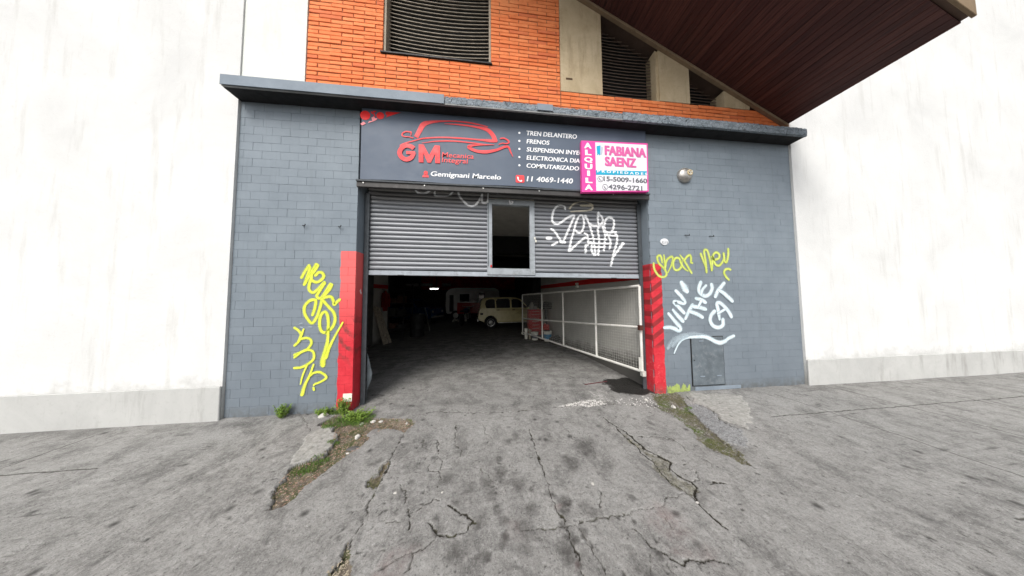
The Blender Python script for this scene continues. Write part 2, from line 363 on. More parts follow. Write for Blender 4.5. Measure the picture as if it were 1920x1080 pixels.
# ---------------------------------------------------------------- ground: one sheet, cracked and uneven
OL, OR, ZS = (555, 730), (960, 730), 3.086
cracks = [  # (origin, width m, depth, points in survey units)
 (OL,.0085,.8,[(625,250),(600,300),(560,375),(540,430),(500,510),(460,590),(430,650),(400,730),(370,790),(330,870),(290,940),(240,1000),(190,1070)]),
 (OL,.011,.8,[(680,155),(760,138),(800,130),(860,130),(930,130),(1040,135),(1130,130),(1220,128),(1260,125)]),
 (OR,.010,.8,[(0,125),(100,118),(280,100),(400,85),(540,90),(700,75),(800,70),(850,110)]),
 (OL,.007,.7,[(925,205),(922,320),(950,340),(960,380)]),(OL,.008,.8,[(815,290),(825,340),(825,390),(770,440),(770,465),(830,465),(850,415),(825,390)]),
 (OL,.006,.7,[(830,465),(835,500),(825,570)]),(OL,.005,.5,[(735,290),(735,330),(770,345)]),(OL,.006,.7,[(590,555),(640,580),(640,620),(635,660)]),
 (OL,.008,.9,[(650,700),(665,715),(655,760),(640,815)]),(OL,.005,.7,[(665,715),(730,685),(790,635),(830,640)]),(OL,.005,.6,[(510,750),(570,705)]),
 (OL,.006,.7,[(520,765),(570,765),(600,778)]),(OL,.009,.9,[(765,765),(800,810),(820,850),(900,840),(980,815),(1030,770),(970,720),(910,690),(880,660)]),
 (OL,.005,.6,[(820,850),(770,890),(690,930),(670,1000),(640,1060)]),(OL,.006,.6,[(30,150),(60,190),(80,240)]),
 (OL,.004,.5,[(1080,200),(1100,250),(1140,290)]),(OL,.004,.5,[(1075,450),(1110,490),(1140,530)]),(OL,.005,.5,[(480,940),(540,930),(570,905)]),(OL,.004,.5,[(500,1030),(590,970),(690,925)]),
 (OR,.0092,.6,[(100,230),(120,290),(150,380),(180,450),(210,560),(240,640),(270,700),(310,790),(340,880),(380,970),(420,1070)]),
 (OR,.016,1,[(530,160),(580,200),(640,230),(690,270),(730,310),(800,365),(860,385),(920,420),(915,460),(960,500),(1040,540),(1065,560),(1060,620),(1090,670),(1150,730),(1200,780),(1250,820)]),
 (OR,.012,.9,[(600,215),(680,290),(760,370),(830,430),(870,490),(940,550),(1010,595),(1060,640)]),
 (OR,.008,.8,[(730,270),(830,270),(930,285),(990,325),(1010,355)]),(OR,.007,.8,[(320,235),(345,265),(370,300)]),(OR,.005,.6,[(210,240),(230,270)]),
 (OR,.006,.6,[(990,605),(900,625),(875,665),(840,680),(740,690),(640,725),(520,735),(400,760),(320,795),(60,815)]),
 (OR,.007,.8,[(700,800),(760,850),(800,900),(870,940),(930,985),(980,1005),(1040,985),(1100,1010),(1170,1000),(1250,1010)]),
 (OR,.006,.6,[(370,790),(420,850),(480,940),(520,1010),(540,1075)]),(OR,.005,.6,[(510,590),(515,640),(500,680)]),(OR,.006,.6,[(1060,470),(1075,520),(1040,540)]),
 (OR,.010,.8,[(1130,550),(1170,540),(1230,545)]),(OR,.009,.8,[(980,430),(1015,432)]),(OR,.008,.7,[(975,480),(1000,490)]),(OR,.005,.5,[(1100,400),(1150,430),(1180,470)]),
 (OR,.010,.9,[(1000,30),(1020,50),(1060,80),(1150,120),(1200,170),(1250,200),(1300,225)]),(OR,.005,.5,[(800,960),(810,1020),(800,1075)]),(OR,.005,.5,[(900,1000),(950,1075)]),
 (OR,.005,.4,[(430,290),(470,340),(480,370)]),(OR,.004,.4,[(860,690),(900,760),(930,820)]),
]
def polyW(o, pts): return np.array([Gz(o, ZS, *p) for p in pts])
SOILP = [polyW(OL, [(130,210),(180,180),(230,150),(330,148),(430,165),(520,172),(660,175),(695,190),(622,252),(560,225),(500,235),(420,275),(370,340),(300,380),(200,450),(110,520),(0,610),(-60,660),(-130,670),(-110,560),(-40,470),(0,440),(60,422),(110,400),(160,380),(190,345),(205,310),(222,262),(210,215)]),
         polyW(OL, [(530,408),(490,440),(470,480),(410,530),(415,550),(450,580),(470,555),(490,520),(515,470),(542,430)]),
         polyW(OL, [(320,890),(300,980),(305,1080),(280,1200),(120,1200),(170,1070),(240,1000),(280,940)]),
         polyW(OL, [(-200,60),(60,95),(100,130),(60,150),(-50,150),(-200,140)])]
MOSSP = [polyW(OR, [(800,22),(960,20),(1000,75),(1060,150),(1100,195),(1170,262),(1250,310),(1330,370),(1380,440),(1320,430),(1250,385),(1140,335),(1060,285),(1040,230),(940,150),(862,118),(830,70)])]
DEBRP = [polyW(OR, [(640,250),(700,290),(800,372),(860,378),(915,415),(915,455),(960,505),(1040,545),(1062,570),(1050,625),(1000,590),(930,545),(870,492),(830,430),(760,372),(690,300)])]
PALEP = [polyW(OL, [(60,270),(120,235),(205,216),(220,260),(198,335),(160,378),(60,418),(0,436),(-30,400),(40,340)]),
         polyW(OR, [(1020,20),(1250,30),(1330,40),(1380,120),(1360,230),(1250,190),(1200,165),(1150,115),(1060,75)])]
GREYP = [polyW(OR, [(1010,80),(1060,85),(1150,122),(1200,172),(1250,202),(1340,240),(1360,330),(1250,305),(1170,258),(1100,190),(1000,90)])]
DUSTP = [polyW(OR, [(270,98),(300,80),(360,78),(390,58),(450,50),(455,10),(520,-5),(560,20),(575,60),(545,92),(470,104),(400,92),(330,104)])]
DUSTC = polyW(OR, [(280,97),(320,84),(380,70),(450,62),(520,68),(540,88),(470,99),(380,95)])
STAIN = [(OR,230,600,26,.9),(OR,350,880,30,.9),(OR,390,1000,34,.9),(OR,300,800,24,.8),(OL,1000,560,30,.6),(OL,1160,690,50,.7),(OL,1210,880,40,.7),(OR,120,690,40,.6),(OR,60,900,60,.5),(OL,950,640,34,.5),(OL,700,880,50,.4),(OL,1170,480,38,.9),(OL,1090,530,40,.8),(OL,1140,600,40,.75),(OL,870,510,45,.6),(OL,920,960,60,.8),(OL,1070,950,34,.9),(OL,1040,760,40,.6),(OL,1190,770,45,.7),(OL,830,800,34,.6),(OL,500,728,14,.9),(OL,570,730,13,.9),
 (OL,460,422,22,.7),(OL,1165,405,26,.7),(OL,545,640,12,.9),(OL,295,797,16,1),(OL,155,850,12,.8),(OL,215,870,11,.7),(OL,258,868,11,.7),(OL,35,1020,12,.8),(OL,95,1016,10,.8),(OL,1235,290,22,.8),(OL,400,750,12,.6),
 (OR,330,415,48,.85),(OR,420,335,58,.75),(OR,460,300,34,.6),(OR,290,650,48,1),(OR,310,720,40,.9),(OR,460,710,42,.6),(OR,320,950,60,.8),(OR,850,985,32,.9),(OR,390,835,26,.8),(OR,725,776,14,.9),(OR,130,577,16,.8),(OR,25,270,28,.8),(OR,30,530,50,.7),(OR,690,625,18,.7),(OR,1090,610,40,.5),(OR,60,800,60,.6),(OR,420,655,30,.5),(OR,790,190,14,.5),(OR,880,885,14,.6),(OR,680,960,40,.5),(OR,740,1040,40,.5)]
REDST = [(OL,570,1010,90,.7),(OL,700,930,50,.3),(OR,900,760,110,.6),(OR,960,930,70,.5),(OR,260,690,22,.8),(OR,380,1000,26,.6),(OL,1250,800,60,.3),(OR,1120,940,60,.3)]

def axis(a, b, lo, hi, st, g=1.12):
    x = list(np.arange(lo, hi, st)); s = st
    v = hi
    while v < b: x.append(v); s *= g; v += s
    x.append(b); s = st; v = lo; pre = []
    while v > a: s *= g; v -= s; pre.append(max(v, a))
    return np.array(sorted(set(pre)) + x)
GX = axis(-30, 30, -2.5, 3.6, .0068); GY = axis(-40, 17.5, -2.02, .35, .0068, 1.03)
XX, YY = np.meshgrid(GX, GY)
def inpoly(P, x, y):
    r = np.zeros(x.shape, bool); n = len(P)
    for i in range(n):
        x0, y0 = P[i]; x1, y1 = P[(i+1) % n]
        if y0 == y1: continue
        c = ((y0 > y) != (y1 > y)) & (x < (x1-x0)*(y-y0)/(y1-y0)+x0); r ^= c
    return r
def vnoise(x, y, sc, seed):
    """value noise"""
    t = np.random.default_rng(seed).random((256,256)); u = x*sc; v = y*sc; i = np.floor(u).astype(int); j = np.floor(v).astype(int)
    fu = u-i; fv = v-j; fu = fu*fu*(3-2*fu); fv = fv*fv*(3-2*fv); i &= 255; j &= 255; i2 = (i+1)&255; j2 = (j+1)&255
    return t[i,j]*(1-fu)*(1-fv)+t[i2,j]*fu*(1-fv)+t[i,j2]*(1-fu)*fv+t[i2,j2]*fu*fv
wx = XX+(vnoise(XX,YY,9,1)-.5)*.07+(vnoise(XX,YY,40,2)-.5)*.03+(vnoise(XX,YY,110,12)-.5)*.014; wy = YY+(vnoise(XX,YY,9,3)-.5)*.07+(vnoise(XX,YY,40,4)-.5)*.03+(vnoise(XX,YY,110,13)-.5)*.014
def union(ps): 
    r = np.zeros(XX.shape, bool)
    for p in ps: r |= inpoly(p, wx, wy)
    return r.astype(float)
A_soil, A_moss, A_pale, A_grey, A_dust, A_deb = (union(p) for p in (SOILP, MOSSP, PALEP, GREYP, DUSTP, DEBRP))
A_pale = np.clip(A_pale-A_soil-A_moss, 0, 1)
A_crack = np.zeros(XX.shape)
cx_ = XX+(vnoise(XX,YY,25,5)-.5)*.03+(vnoise(XX,YY,80,6)-.5)*.012; cy_ = YY+(vnoise(XX,YY,25,7)-.5)*.03+(vnoise(XX,YY,80,8)-.5)*.012
for o, wd, dp, pts in cracks:
    P = polyW(o, pts)
    thin = wd < .009; wd = max(.0050, wd*.55)
    for a, b in zip(P[:-1], P[1:]):
        R = wd+.05
        i0, i1 = np.searchsorted(GX, [min(a[0],b[0])-R, max(a[0],b[0])+R]); j0, j1 = np.searchsorted(GY, [min(a[1],b[1])-R, max(a[1],b[1])+R])
        if i1 <= i0 or j1 <= j0: continue
        x = cx_[j0:j1,i0:i1]; y = cy_[j0:j1,i0:i1]; d = b-a; L = d@d+1e-9
        t = np.clip(((x-a[0])*d[0]+(y-a[1])*d[1])/L, 0, 1); dist = np.hypot(x-a[0]-t*d[0], y-a[1]-t*d[1])
        wv = wd*(.6+.8*vnoise(XX[j0:j1,i0:i1],YY[j0:j1,i0:i1],12,11))
        A_crack[j0:j1,i0:i1] = np.maximum(A_crack[j0:j1,i0:i1], dp*(.75 if thin else 1)*np.clip(1.25-dist/wv, 0, 1))
def blobs(L):
    r = np.zeros(XX.shape)
    for o, u, v, rad, k in L:
        c = G(o[0]+u/ZS, o[1]+v/ZS); e = G(o[0]+(u+rad)/ZS, o[1]+v/ZS); R = abs(e[0]-c[0]); 
        e2 = G(o[0]+u/ZS, o[1]+(v-rad*.8)/ZS); R2 = abs(e2[1]-c[1])+.01
        d = np.hypot((wx-c[0])/R, (wy-c[1])/R2); r = np.maximum(r, k*np.clip(1.5-d*1.1, 0, 1))
    return r
A_stain = blobs(STAIN); A_red = blobs(REDST)
# inside: tracked oil
zz = (vnoise(XX,YY,1.1,20)-.5)*.012+(vnoise(XX,YY,4,21)-.5)*.006+(vnoise(XX,YY,30,22)-.5)*.0035+(vnoise(XX,YY,80,23)-.5)*.0022
pit = np.clip(vnoise(XX,YY,22,31)*vnoise(XX,YY,55,32)-.62, 0, 1)*5
zz -= .006*np.clip(pit,0,1)
zz -= A_crack*.014; zz -= A_soil*(.012+.02*vnoise(XX,YY,30,24)); zz -= A_moss*(.006+.012*vnoise(XX,YY,30,25)); zz -= A_deb*(.004+.012*vnoise(XX,YY,35,29)); zz += A_pale*.012+A_grey*.006+A_grey*(vnoise(XX,YY,60,26)-.5)*.012
zz += np.where(YY < -4, -.1*np.clip((-YY-4)/2, 0, 1), 0)
inside = YY > -.24+.03*(vnoise(XX,YY,3,30)-.5)
zz = np.where(inside & (YY > .8), zz*.5, zz)
M, N = XX.shape
verts = np.stack([XX, YY, zz], -1).reshape(-1, 3)
idx = np.arange(M*N).reshape(M, N); quads = np.stack([idx[:-1,:-1], idx[:-1,1:], idx[1:,1:], idx[1:,:-1]], -1).reshape(-1, 4)
qc = lambda A: A.reshape(M, N)[:-1,:-1].reshape(-1)
reg = np.zeros(len(quads), int)                        # 0 driveway
reg[qc(inside)] = 1
leftline = np.interp(GY, [-2.2,-1.3,-.4,-.1], [-1.9,-1.55,-1.15,-1.1])[:,None]
rightline = np.interp(GY, [-2.0,-1.2,-.6,-.1], [3.0,2.7,2.4,2.3])[:,None]
side_ = ((XX < leftline) | (XX > rightline)) & ~inside
reg[qc(side_)] = 2
reg[qc(A_soil > .5)] = 3; reg[qc(A_moss > .5)] = 4
reg[qc(YY < -4.0)] = 5
attrs = dict(crack=A_crack, stain=A_stain, redst=A_red, pale=A_pale, grey=A_grey, dust=A_dust, deb=A_deb, pit=np.clip(pit,0,1))
def ground_mat(kind):
    n = NT('ground_'+kind, .9, spec=.2)
    x, y, z = n.sep()
    g1 = n.ramp(n.noise(1.5, 6, .65, dist=.4), .3, .7); g2 = n.ramp(n.noise(9, 8, .75), .3, .72)
    if kind in ('concrete', 'floor', 'pavement'):
        c = n.mix(g1, (.185,.181,.170), (.305,.298,.282)); c = n.mix(n.math('MULTIPLY', g2, .6), c, (.36,.352,.334))
        st_ = n.noise(3.0, 8, .78, vec=n.scale(n.pos, (1.3,1.0,1)), dist=.5); c = n.mix(n.ramp(st_, .49, .62, 0, .62), c, (.092,.088,.083)); c = n.mix(n.ramp(st_, .47, .34, 0, .5), c, (.33,.325,.31))
        c = n.mix(n.ramp(n.noise(3.8, 8, .8), .50, .72, 0, .65), c, (.105,.102,.096))
        c = n.mix(n.ramp(n.noise(26, 8, .85), .50, .66, 0, .62), c, (.38,.375,.355))
        c = n.mix(n.ramp(n.noise(34, 8, .85, dist=.3), .52, .66, 0, .68), c, (.082,.079,.074))
        c = n.mix(n.ramp(n.noise(80, 5, .85), .54, .64, 0, .8), c, (.055,.053,.05)); c = n.mix(n.ramp(n.noise(120, 4, .85), .58, .66, 0, .75), c, (.47,.465,.45))
        v = n.vor(5.5); c = n.mix(n.math('MULTIPLY', n.ramp(v, .22, .05), n.ramp(n.noise(2.2, 3), .45, .56)), c, (.075,.072,.068))
        v2 = n.vor(17); c = n.mix(n.math('MULTIPLY', n.ramp(v2, .14, .05, 0, .8), n.ramp(n.noise(3.1, 3), .48, .6)), c, (.06,.058,.055))
        hair = n.vor(1.7, vec=n.mix(.12, n.pos, n.t.nodes.new('ShaderNodeTexNoise').outputs['Color']), feat='DISTANCE_TO_EDGE')
        c = n.mix(n.math('MULTIPLY', n.ramp(hair, .0, .004, .4, 0), n.ramp(n.noise(1.9, 4), .47, .6)), c, (.06,.056,.05))
        c = n.mix(n.math('MULTIPLY', n.attr('stain'), n.ramp(n.noise(16, 7, .8), .32, .58, .35, 1)), c, (.058,.054,.050))
        c = n.mix(n.math('MULTIPLY', n.attr('redst'), n.ramp(n.noise(12, 6, .7), .35, .65, 0, .55)), c, (.20,.105,.10))
        c = n.mix(n.math('MULTIPLY', n.attr('deb'), n.ramp(n.noise(20, 7, .8), .35, .55, .15, .9)), c, n.mix(n.ramp(n.noise(45, 6, .8), .42, .6), (.065,.06,.04), (.27,.26,.21)))
        c = n.mix(n.math('MULTIPLY', n.attr('pale'), .75), c, n.mix(n.ramp(n.noise(22, 7, .75), .35, .65), (.24,.235,.21), (.46,.45,.42)))
        c = n.mix(n.math('MULTIPLY', n.attr('grey'), .6), c, n.mix(n.ramp(n.noise(70, 5, .8), .42, .6), (.10,.105,.11), (.33,.335,.34)))
        c = n.mix(n.math('MULTIPLY', n.attr('dust'), n.ramp(n.noise(11, 7, .8), .48, .60, 0, .85)), c, (.50,.485,.46))
        c = n.mix(n.math('MULTIPLY', n.attr('pit'), .8), c, (.05,.048,.044))
        c = n.mix(n.ramp(n.attr('crack'), .10, .5), c, (.030,.027,.020))
        c = n.mix(n.math('MULTIPLY', n.ramp(n.attr('crack'), .03, .3), n.ramp(n.noise(5, 4), .58, .68, 0, .5)), c, (.075,.075,.04))
        if kind == 'pavement':
            fx = n.math('ABSOLUTE', n.math('SUBTRACT', n.math('FRACT', n.math('ADD', n.math('MULTIPLY', x, .8), n.ramp(n.noise(7, 4), .3, .7, -.008, .008))), .5))
            fy = n.math('ABSOLUTE', n.math('SUBTRACT', n.math('FRACT', n.math('ADD', n.math('MULTIPLY', y, .8), n.math('ADD', n.ramp(n.noise(7, 4), .3, .7, -.008, .008), .12))), .5))
            ln = n.math('MAXIMUM', n.ramp(fx, .008, .003), n.ramp(fy, .008, .003)); ln = n.math('MULTIPLY', ln, n.math('GREATER_THAN', n.math('ABSOLUTE', x), 3.5)); c = n.mix(n.math('MULTIPLY', ln, .85), c, (.05,.047,.04))
            wg = n.math('MULTIPLY', n.ramp(n.math('ADD', y, n.ramp(n.noise(5, 6, .7), .3, .7, -.12, .12)), -.16, -.02), .75); c = n.mix(wg, c, (.085,.082,.062))
        if kind == 'floor':
            # oil trodden into the workshop floor, the whole floor darker further in
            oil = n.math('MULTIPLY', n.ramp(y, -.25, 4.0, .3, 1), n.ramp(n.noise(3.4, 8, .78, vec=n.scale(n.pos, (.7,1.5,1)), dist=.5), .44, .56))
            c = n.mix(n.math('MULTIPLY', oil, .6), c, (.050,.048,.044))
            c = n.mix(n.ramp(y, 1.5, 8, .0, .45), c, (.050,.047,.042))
            pd = n.math('ADD', n.math('POWER', n.math('DIVIDE', n.math('SUBTRACT', x, 2.42), .50), 2.0), n.math('POWER', n.math('DIVIDE', n.math('SUBTRACT', y, .30), .36), 2.0))
            pd = n.math('ADD', pd, n.ramp(n.noise(4.5, 5, .65), .2, .8, -.8, .8)); wet = n.ramp(pd, 1.0, .8)
            c = n.mix(n.math('MULTIPLY', wet, .93), c, (.012,.011,.010)); n.rough(n.ramp(wet, 0, 1, .82, .5))
    elif kind == 'soil':
        c = n.mix(n.ramp(n.noise(14, 8, .75), .35, .65), (.095,.078,.060), (.21,.175,.14)); c = n.mix(n.ramp(n.noise(5, 5), .45, .60), c, (.075,.088,.036))
        c = n.mix(n.ramp(n.noise(55, 5, .7), .58, .7), c, (.26,.19,.145))
    elif kind == 'moss':
        c = n.mix(n.ramp(n.noise(10, 8, .75), .35, .65), (.090,.080,.062), (.17,.155,.125)); c = n.mix(n.ramp(n.noise(4.2, 6), .47, .62), c, (.080,.105,.028))
        c = n.mix(n.ramp(n.noise(32, 7, .8), .52, .62), c, (.36,.35,.32))
    else:
        c = n.mix(g2, (.045,.045,.047), (.075,.075,.077))
    n.col(c); h = n.math('ADD', n.noise(45, 9, .8), n.math('MULTIPLY', n.noise(170, 4, .7), .5)); n.bump(h, .75 if kind != 'moss' else 1, .010)
    return n.m
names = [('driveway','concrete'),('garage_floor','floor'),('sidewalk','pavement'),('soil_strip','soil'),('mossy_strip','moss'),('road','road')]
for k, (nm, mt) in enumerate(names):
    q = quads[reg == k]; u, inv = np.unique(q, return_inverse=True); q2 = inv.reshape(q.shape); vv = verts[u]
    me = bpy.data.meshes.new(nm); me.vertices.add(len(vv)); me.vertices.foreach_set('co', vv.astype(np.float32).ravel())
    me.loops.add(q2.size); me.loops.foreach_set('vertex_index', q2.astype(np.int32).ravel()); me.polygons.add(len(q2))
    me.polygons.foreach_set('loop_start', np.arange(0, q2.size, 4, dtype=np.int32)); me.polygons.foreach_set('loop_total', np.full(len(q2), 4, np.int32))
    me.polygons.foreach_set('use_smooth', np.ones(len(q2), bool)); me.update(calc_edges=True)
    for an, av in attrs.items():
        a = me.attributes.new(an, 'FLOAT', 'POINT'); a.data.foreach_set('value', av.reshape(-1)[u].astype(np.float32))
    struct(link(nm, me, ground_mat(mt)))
ZG = lambda x, y: float(zz[min(np.searchsorted(GY, y), M-1), min(np.searchsorted(GX, x), N-1)])

# ---------------------------------------------------------------- lower facade: two tiled walls
TW, TH, TZ, TX = .2263, .1131, .0209, -2.501
MORT = simple('joint_filler', (.125,.150,.170), .9, var=.2)
def tile_wall(nm, label, xa, xb, mat, limit, reveal_x, far):
    t = thing(nm, label, 'wall', ((xa+xb)/2, 0, 0))
    MB().box(xa, xb, .018, .24, -.06, 4.30).build('wall_core', MORT, t)
    cache = {}; k = -1; z = TZ-TH; more = MB()
    row = 0
    while z < 4.26:
        off = TX + (TW/2 if row % 2 else 0); x = off - math.ceil((off-xa)/TW)*TW
        while x < xb:
            x0, x1, z0, z1 = max(x, xa)+.0008, min(x+TW, xb)-.0008, max(z, -.06)+.0008, min(z+TH, 4.26)-.0008
            if x1-x0 > .012 and z1-z0 > .01:
                if x0 < limit[1] and x1 > limit[0] and z1 > .0:
                    key = (round(x1-x0, 3), round(z1-z0, 3), random.randrange(3))
                    if key not in cache:
                        b = MB().box(0, x1-x0, 0, .02, 0, z1-z0); me = b.mesh('tile')
                        bm = bmesh.new(); bm.from_mesh(me); bmesh.ops.bevel(bm, geom=[e for e in bm.edges if all(abs(v.co.y) < 1e-6 for v in e.verts)], offset=.0009, segments=1, affect='EDGES'); bm.to_mesh(me); bm.free()
                        me.materials.append(mat); cache[key] = me
                    link('tile', cache[key], None, t, loc=(x0, random.uniform(-.0012,.0012), z0))
                else: more.box(x0, x1, random.uniform(-.001,.001), .019, z0, z1)
            x += TW
        z += TH; row += 1
    if more.v: more.build('outer_tiles', mat, t, kind='stuff')
    # painted return into the doorway
    if reveal_x > 0: MB().box(xa-.002, xa+.012, .0185, .245, -.05, 4.2).build('reveal', mat, t)
    else: MB().box(xb-.012, xb+.002, .0185, .245, -.05, 4.2).build('reveal', mat, t)
    return t
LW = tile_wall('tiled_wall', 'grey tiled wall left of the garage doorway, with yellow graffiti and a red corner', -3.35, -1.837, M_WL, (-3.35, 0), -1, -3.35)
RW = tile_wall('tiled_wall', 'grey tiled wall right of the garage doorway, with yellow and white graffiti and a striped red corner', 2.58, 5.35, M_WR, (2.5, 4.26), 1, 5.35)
# wall over the doorway, hidden by the sign
struct(MB().box(-1.837, 2.58, .03, .16, 3.19, 4.30).build('lintel', M_DARKUND))
# loose bits of old base course
tag(MB().box(3.27, 4.1, -.012, -.002, .0, .055).build('base_board', M_LEDGE, bevel=.003), 'thin grey board along the wall foot under the meter door', 'board')

# hooks in the wall
for i, (px, py, lab) in enumerate(((571,424,'small rusty hook in the left wall, farther from the doorway'),(637.5,426,'small rusty hook in the left wall, nearer the doorway'),(1286,442,'small rusty bracket stub above and right of the oval number plate'),(1331.5,444,'small rusty bracket stub in the right wall, farthest from the doorway'))):
    p = W(px, py); b = MB(); b.tube([(p[0]-.02,0,p[2]+.01),(p[0],-.03,p[2]),(p[0]+.03,-.035,p[2]-.004),(p[0]+.03,-.03,p[2]+.02)], .006, 6); tag(b.build('wall_hook', M_IRON), lab, 'hook', 'rusty stubs in the facade')

# ---------------------------------------------------------------- spray-painted lettering (thin paint film lying on its wall)
def ribbon(b, al, pts, width, yfun, off):
    pts = [(p[0], p[1], (p[2] if len(p) > 2 else width)) for p in pts]
    L = smooth_line(pts, .009); n = len(L); vs = []; C = (-1.22, -.66, 0, .66, 1.22); av = (0, .60, .92, .60, 0)
    # rounded ends
    a = np.array(L[0]); d = a[:2]-np.array(L[1])[:2]; d /= max(1e-9, np.linalg.norm(d)); pre = [(*(a[:2]+d*a[2]*.5*math.sin(t)), a[2]*max(.05, math.cos(t))) for t in (1.5, 1.1, .6)]
    e = np.array(L[-1]); d = e[:2]-np.array(L[-2])[:2]; d /= max(1e-9, np.linalg.norm(d)); post = [(*(e[:2]+d*e[2]*.5*math.sin(t)), e[2]*max(.05, math.cos(t))) for t in (.6, 1.1, 1.5)]
    LL = [np.array(q) for q in pre]+L+[np.array(q) for q in post]; n = len(LL)
    for i in range(n):
        t = LL[min(i+1,n-1)][:2]-LL[max(i-1,0)][:2]; t = t/max(1e-9, np.linalg.norm(t)); nn = np.array([-t[1], t[0]]); w_ = LL[i][2]*.5
        endk = 0 if i in (0, n-1) else 1
        for c, a_ in zip(C, av):
            p = LL[i][:2]+nn*c*w_; vs.append((p[0], yfun(p[0], p[1])-off, p[1])); al.append(a_*endk)
    fs = [(i*5+k, i*5+k+1, (i+1)*5+k+1, (i+1)*5+k) for i in range(n-1) for k in range(4)]; b.add(vs, fs)
def graffiti(parent, strokes, o, s, mat, wpx0, Y=0.0, yfun=None, base=0.0, tilt=None, name='graffiti', label=None):
    b = MB(); al = []; wpx = wpx0; WK = 1.2 if parent.name == 'roller_shutter' else 1.12
    yf = yfun or (lambda x, z: -.003)
    for i, st in enumerate(strokes):
        pp = []
        for p in st:
            x, z = Wz(o, s, p[0], p[1], Y); x2, z2 = Wz(o, s, p[0]+1, p[1], Y); k = math.hypot(x2-x, z2-z)
            pp.append((x, z, (p[2] if len(p) > 2 else wpx)*k*WK))
        ribbon(b, al, pp, 1, yf, base+.0004*i)
    me = bpy.data.meshes.new(name); me.from_pydata(b.v, [], b.f); a = me.attributes.new('a', 'FLOAT', 'POINT'); a.data.foreach_set('value', np.array(al, np.float32))
    for f in me.polygons: f.use_smooth = True
    return link(name, me, mat, parent, label=label)
graffiti(LW, [[(85,270),(135,180),(190,100)],[(190,105),(200,150),(125,370)],[(125,370),(200,240),(290,85)],[(300,85),(315,110),(225,240)],[(230,230),(228,300),(290,340),(360,315),(405,255),(380,205),(330,200),(290,240)],
 [(225,280),(190,400),(200,460),(250,490),(310,450),(410,345)],[(415,360),(330,490),(305,540),(340,575),(390,540),(500,370)],[(520,380),(490,440),(390,570),(360,680),(310,830),(240,930),(180,880),(130,790),(130,690),(200,610),(285,600),(280,700),(245,810)],
 [(380,590),(430,560),(510,550),(545,610),(555,665),(600,620),(630,595)],[(390,600),(480,700),(550,780),(570,880),(530,990),(430,1065),(370,1040),(345,950),(360,830),(410,770),(450,790),(470,880),(470,1000),(455,1080)]],
 (555,485), 7.71, M_YEL, 48, label='yellow sprayed scrawl, upper')
graffiti(LW, [[(440,160),(430,290,45),(400,420,60),(370,540,75),(368,600,75)],[(635,35,26),(540,200,32),(450,380,45),(410,500,55)],[(-10,105),(50,150),(75,205),(50,280),(-10,340)],[(110,125,26),(75,210),(40,290)],[(75,255,32),(150,240),(205,265),(212,320),(160,390),(80,430),(-10,465)],
 [(-10,500),(80,430),(170,400),(240,430),(245,520),(170,590),(80,635),(-10,645)],[(160,600,30),(100,740,26),(70,860,22)],[(245,600,28),(190,750,34),(130,870,44),(90,1000,52)],[(200,750,28),(250,710,34),(330,700),(400,740),(412,780),(340,830,32),(265,860,28),(250,875,28)],[(246,915,36),(250,935,36)]],
 (555,600), 7.2, M_YEL, 38, base=.005, label='yellow sprayed scrawl, lower')
graffiti(RW, [[(230,350,30),(215,260),(185,205),(135,230),(140,310),(180,380),(250,450),(310,540),(310,610),(250,645),(170,620),(100,540),(65,450),(60,370)],[(265,200,30),(280,330),(290,480)],[(290,450),(310,330),(360,260),(430,230),(445,290),(430,360),(400,440,30),(345,550,24)],
 [(600,320),(570,265),(500,260),(455,340),(460,440),(500,500),(570,490),(620,420),(620,330)],[(600,340),(640,420),(690,480,36),(750,520,26)],[(590,200,26),(660,290),(740,420),(820,555)],[(680,300),(730,230),(790,200),(812,260),(810,340),(830,355)],
 [(1010,180,50),(1060,310),(1110,440),(1125,540)],[(1125,540,40),(1105,330),(1075,130),(1110,90),(1150,130),(1190,280),(1220,420),(1230,500)],[(1230,500,44),(1240,370),(1255,250)],[(1230,235),(1290,290),(1370,260),(1382,190),(1320,145),(1262,190),(1262,290),(1310,390),(1370,412),(1430,360),(1475,270),(1470,170)],
 [(1470,170),(1490,320),(1530,335),(1560,200),(1562,80)],[(1600,490),(1560,478),(1500,495),(1478,560),(1520,640),(1566,690)]],
 (1220,460), 10.8, M_YEL2, 46, label='pale yellow sprayed scrawl')
graffiti(RW, [[(150,715,42),(230,712,50),(345,750,58),(350,705,58),(280,620,48),(205,530,42)],[(262,478,36),(330,560,52),(388,620,56)],[(405,510),(340,440),(278,368),(400,385),(415,360),(370,290),(305,225)],[(378,115,60),(400,150,80),(425,195,86),(440,215,70)],
 [(430,590,40),(470,500,50),(520,415,50)],[(500,500),(580,530),(650,570)],[(530,430),(620,442),(692,465)],[(572,322,42),(640,340),(690,370)],[(640,350,36),(600,430,36)],[(630,110,52),(605,190),(625,250),(690,288),(750,260),(785,190),(778,140)],[(640,265,36),(655,205,38),(700,150,36)],
 [(812,500,56),(770,550),(760,620),(800,690),(870,712),(928,680),(930,610)],[(885,598,34),(870,500),(850,392),(890,382),(950,430),(1008,500),(1040,560)],[(870,520,34),(950,470,34)],[(830,290),(860,220),(900,170),(940,120)],[(880,210,42),(940,250),(1008,310),(1050,350)]],
 (1225,515), 7.2, M_WSP, 50, base=.003, label='pale blue-white sprayed lettering')
graffiti(RW, [[(290,1060,18),(340,950,24),(400,880,30),(480,848,34),(560,840,38),(680,838,44),(760,862,50),(840,905,52),(900,918,54),(955,900,50),(1010,868,46),(1090,830,40)]], (1225,515), 7.2, M_WSP, 40, Y=-.022, yfun=lambda x, z: -.0185 if 3.22 < x < 3.87 and z < .91 else -.004, base=.009, label='pale wave stroke')
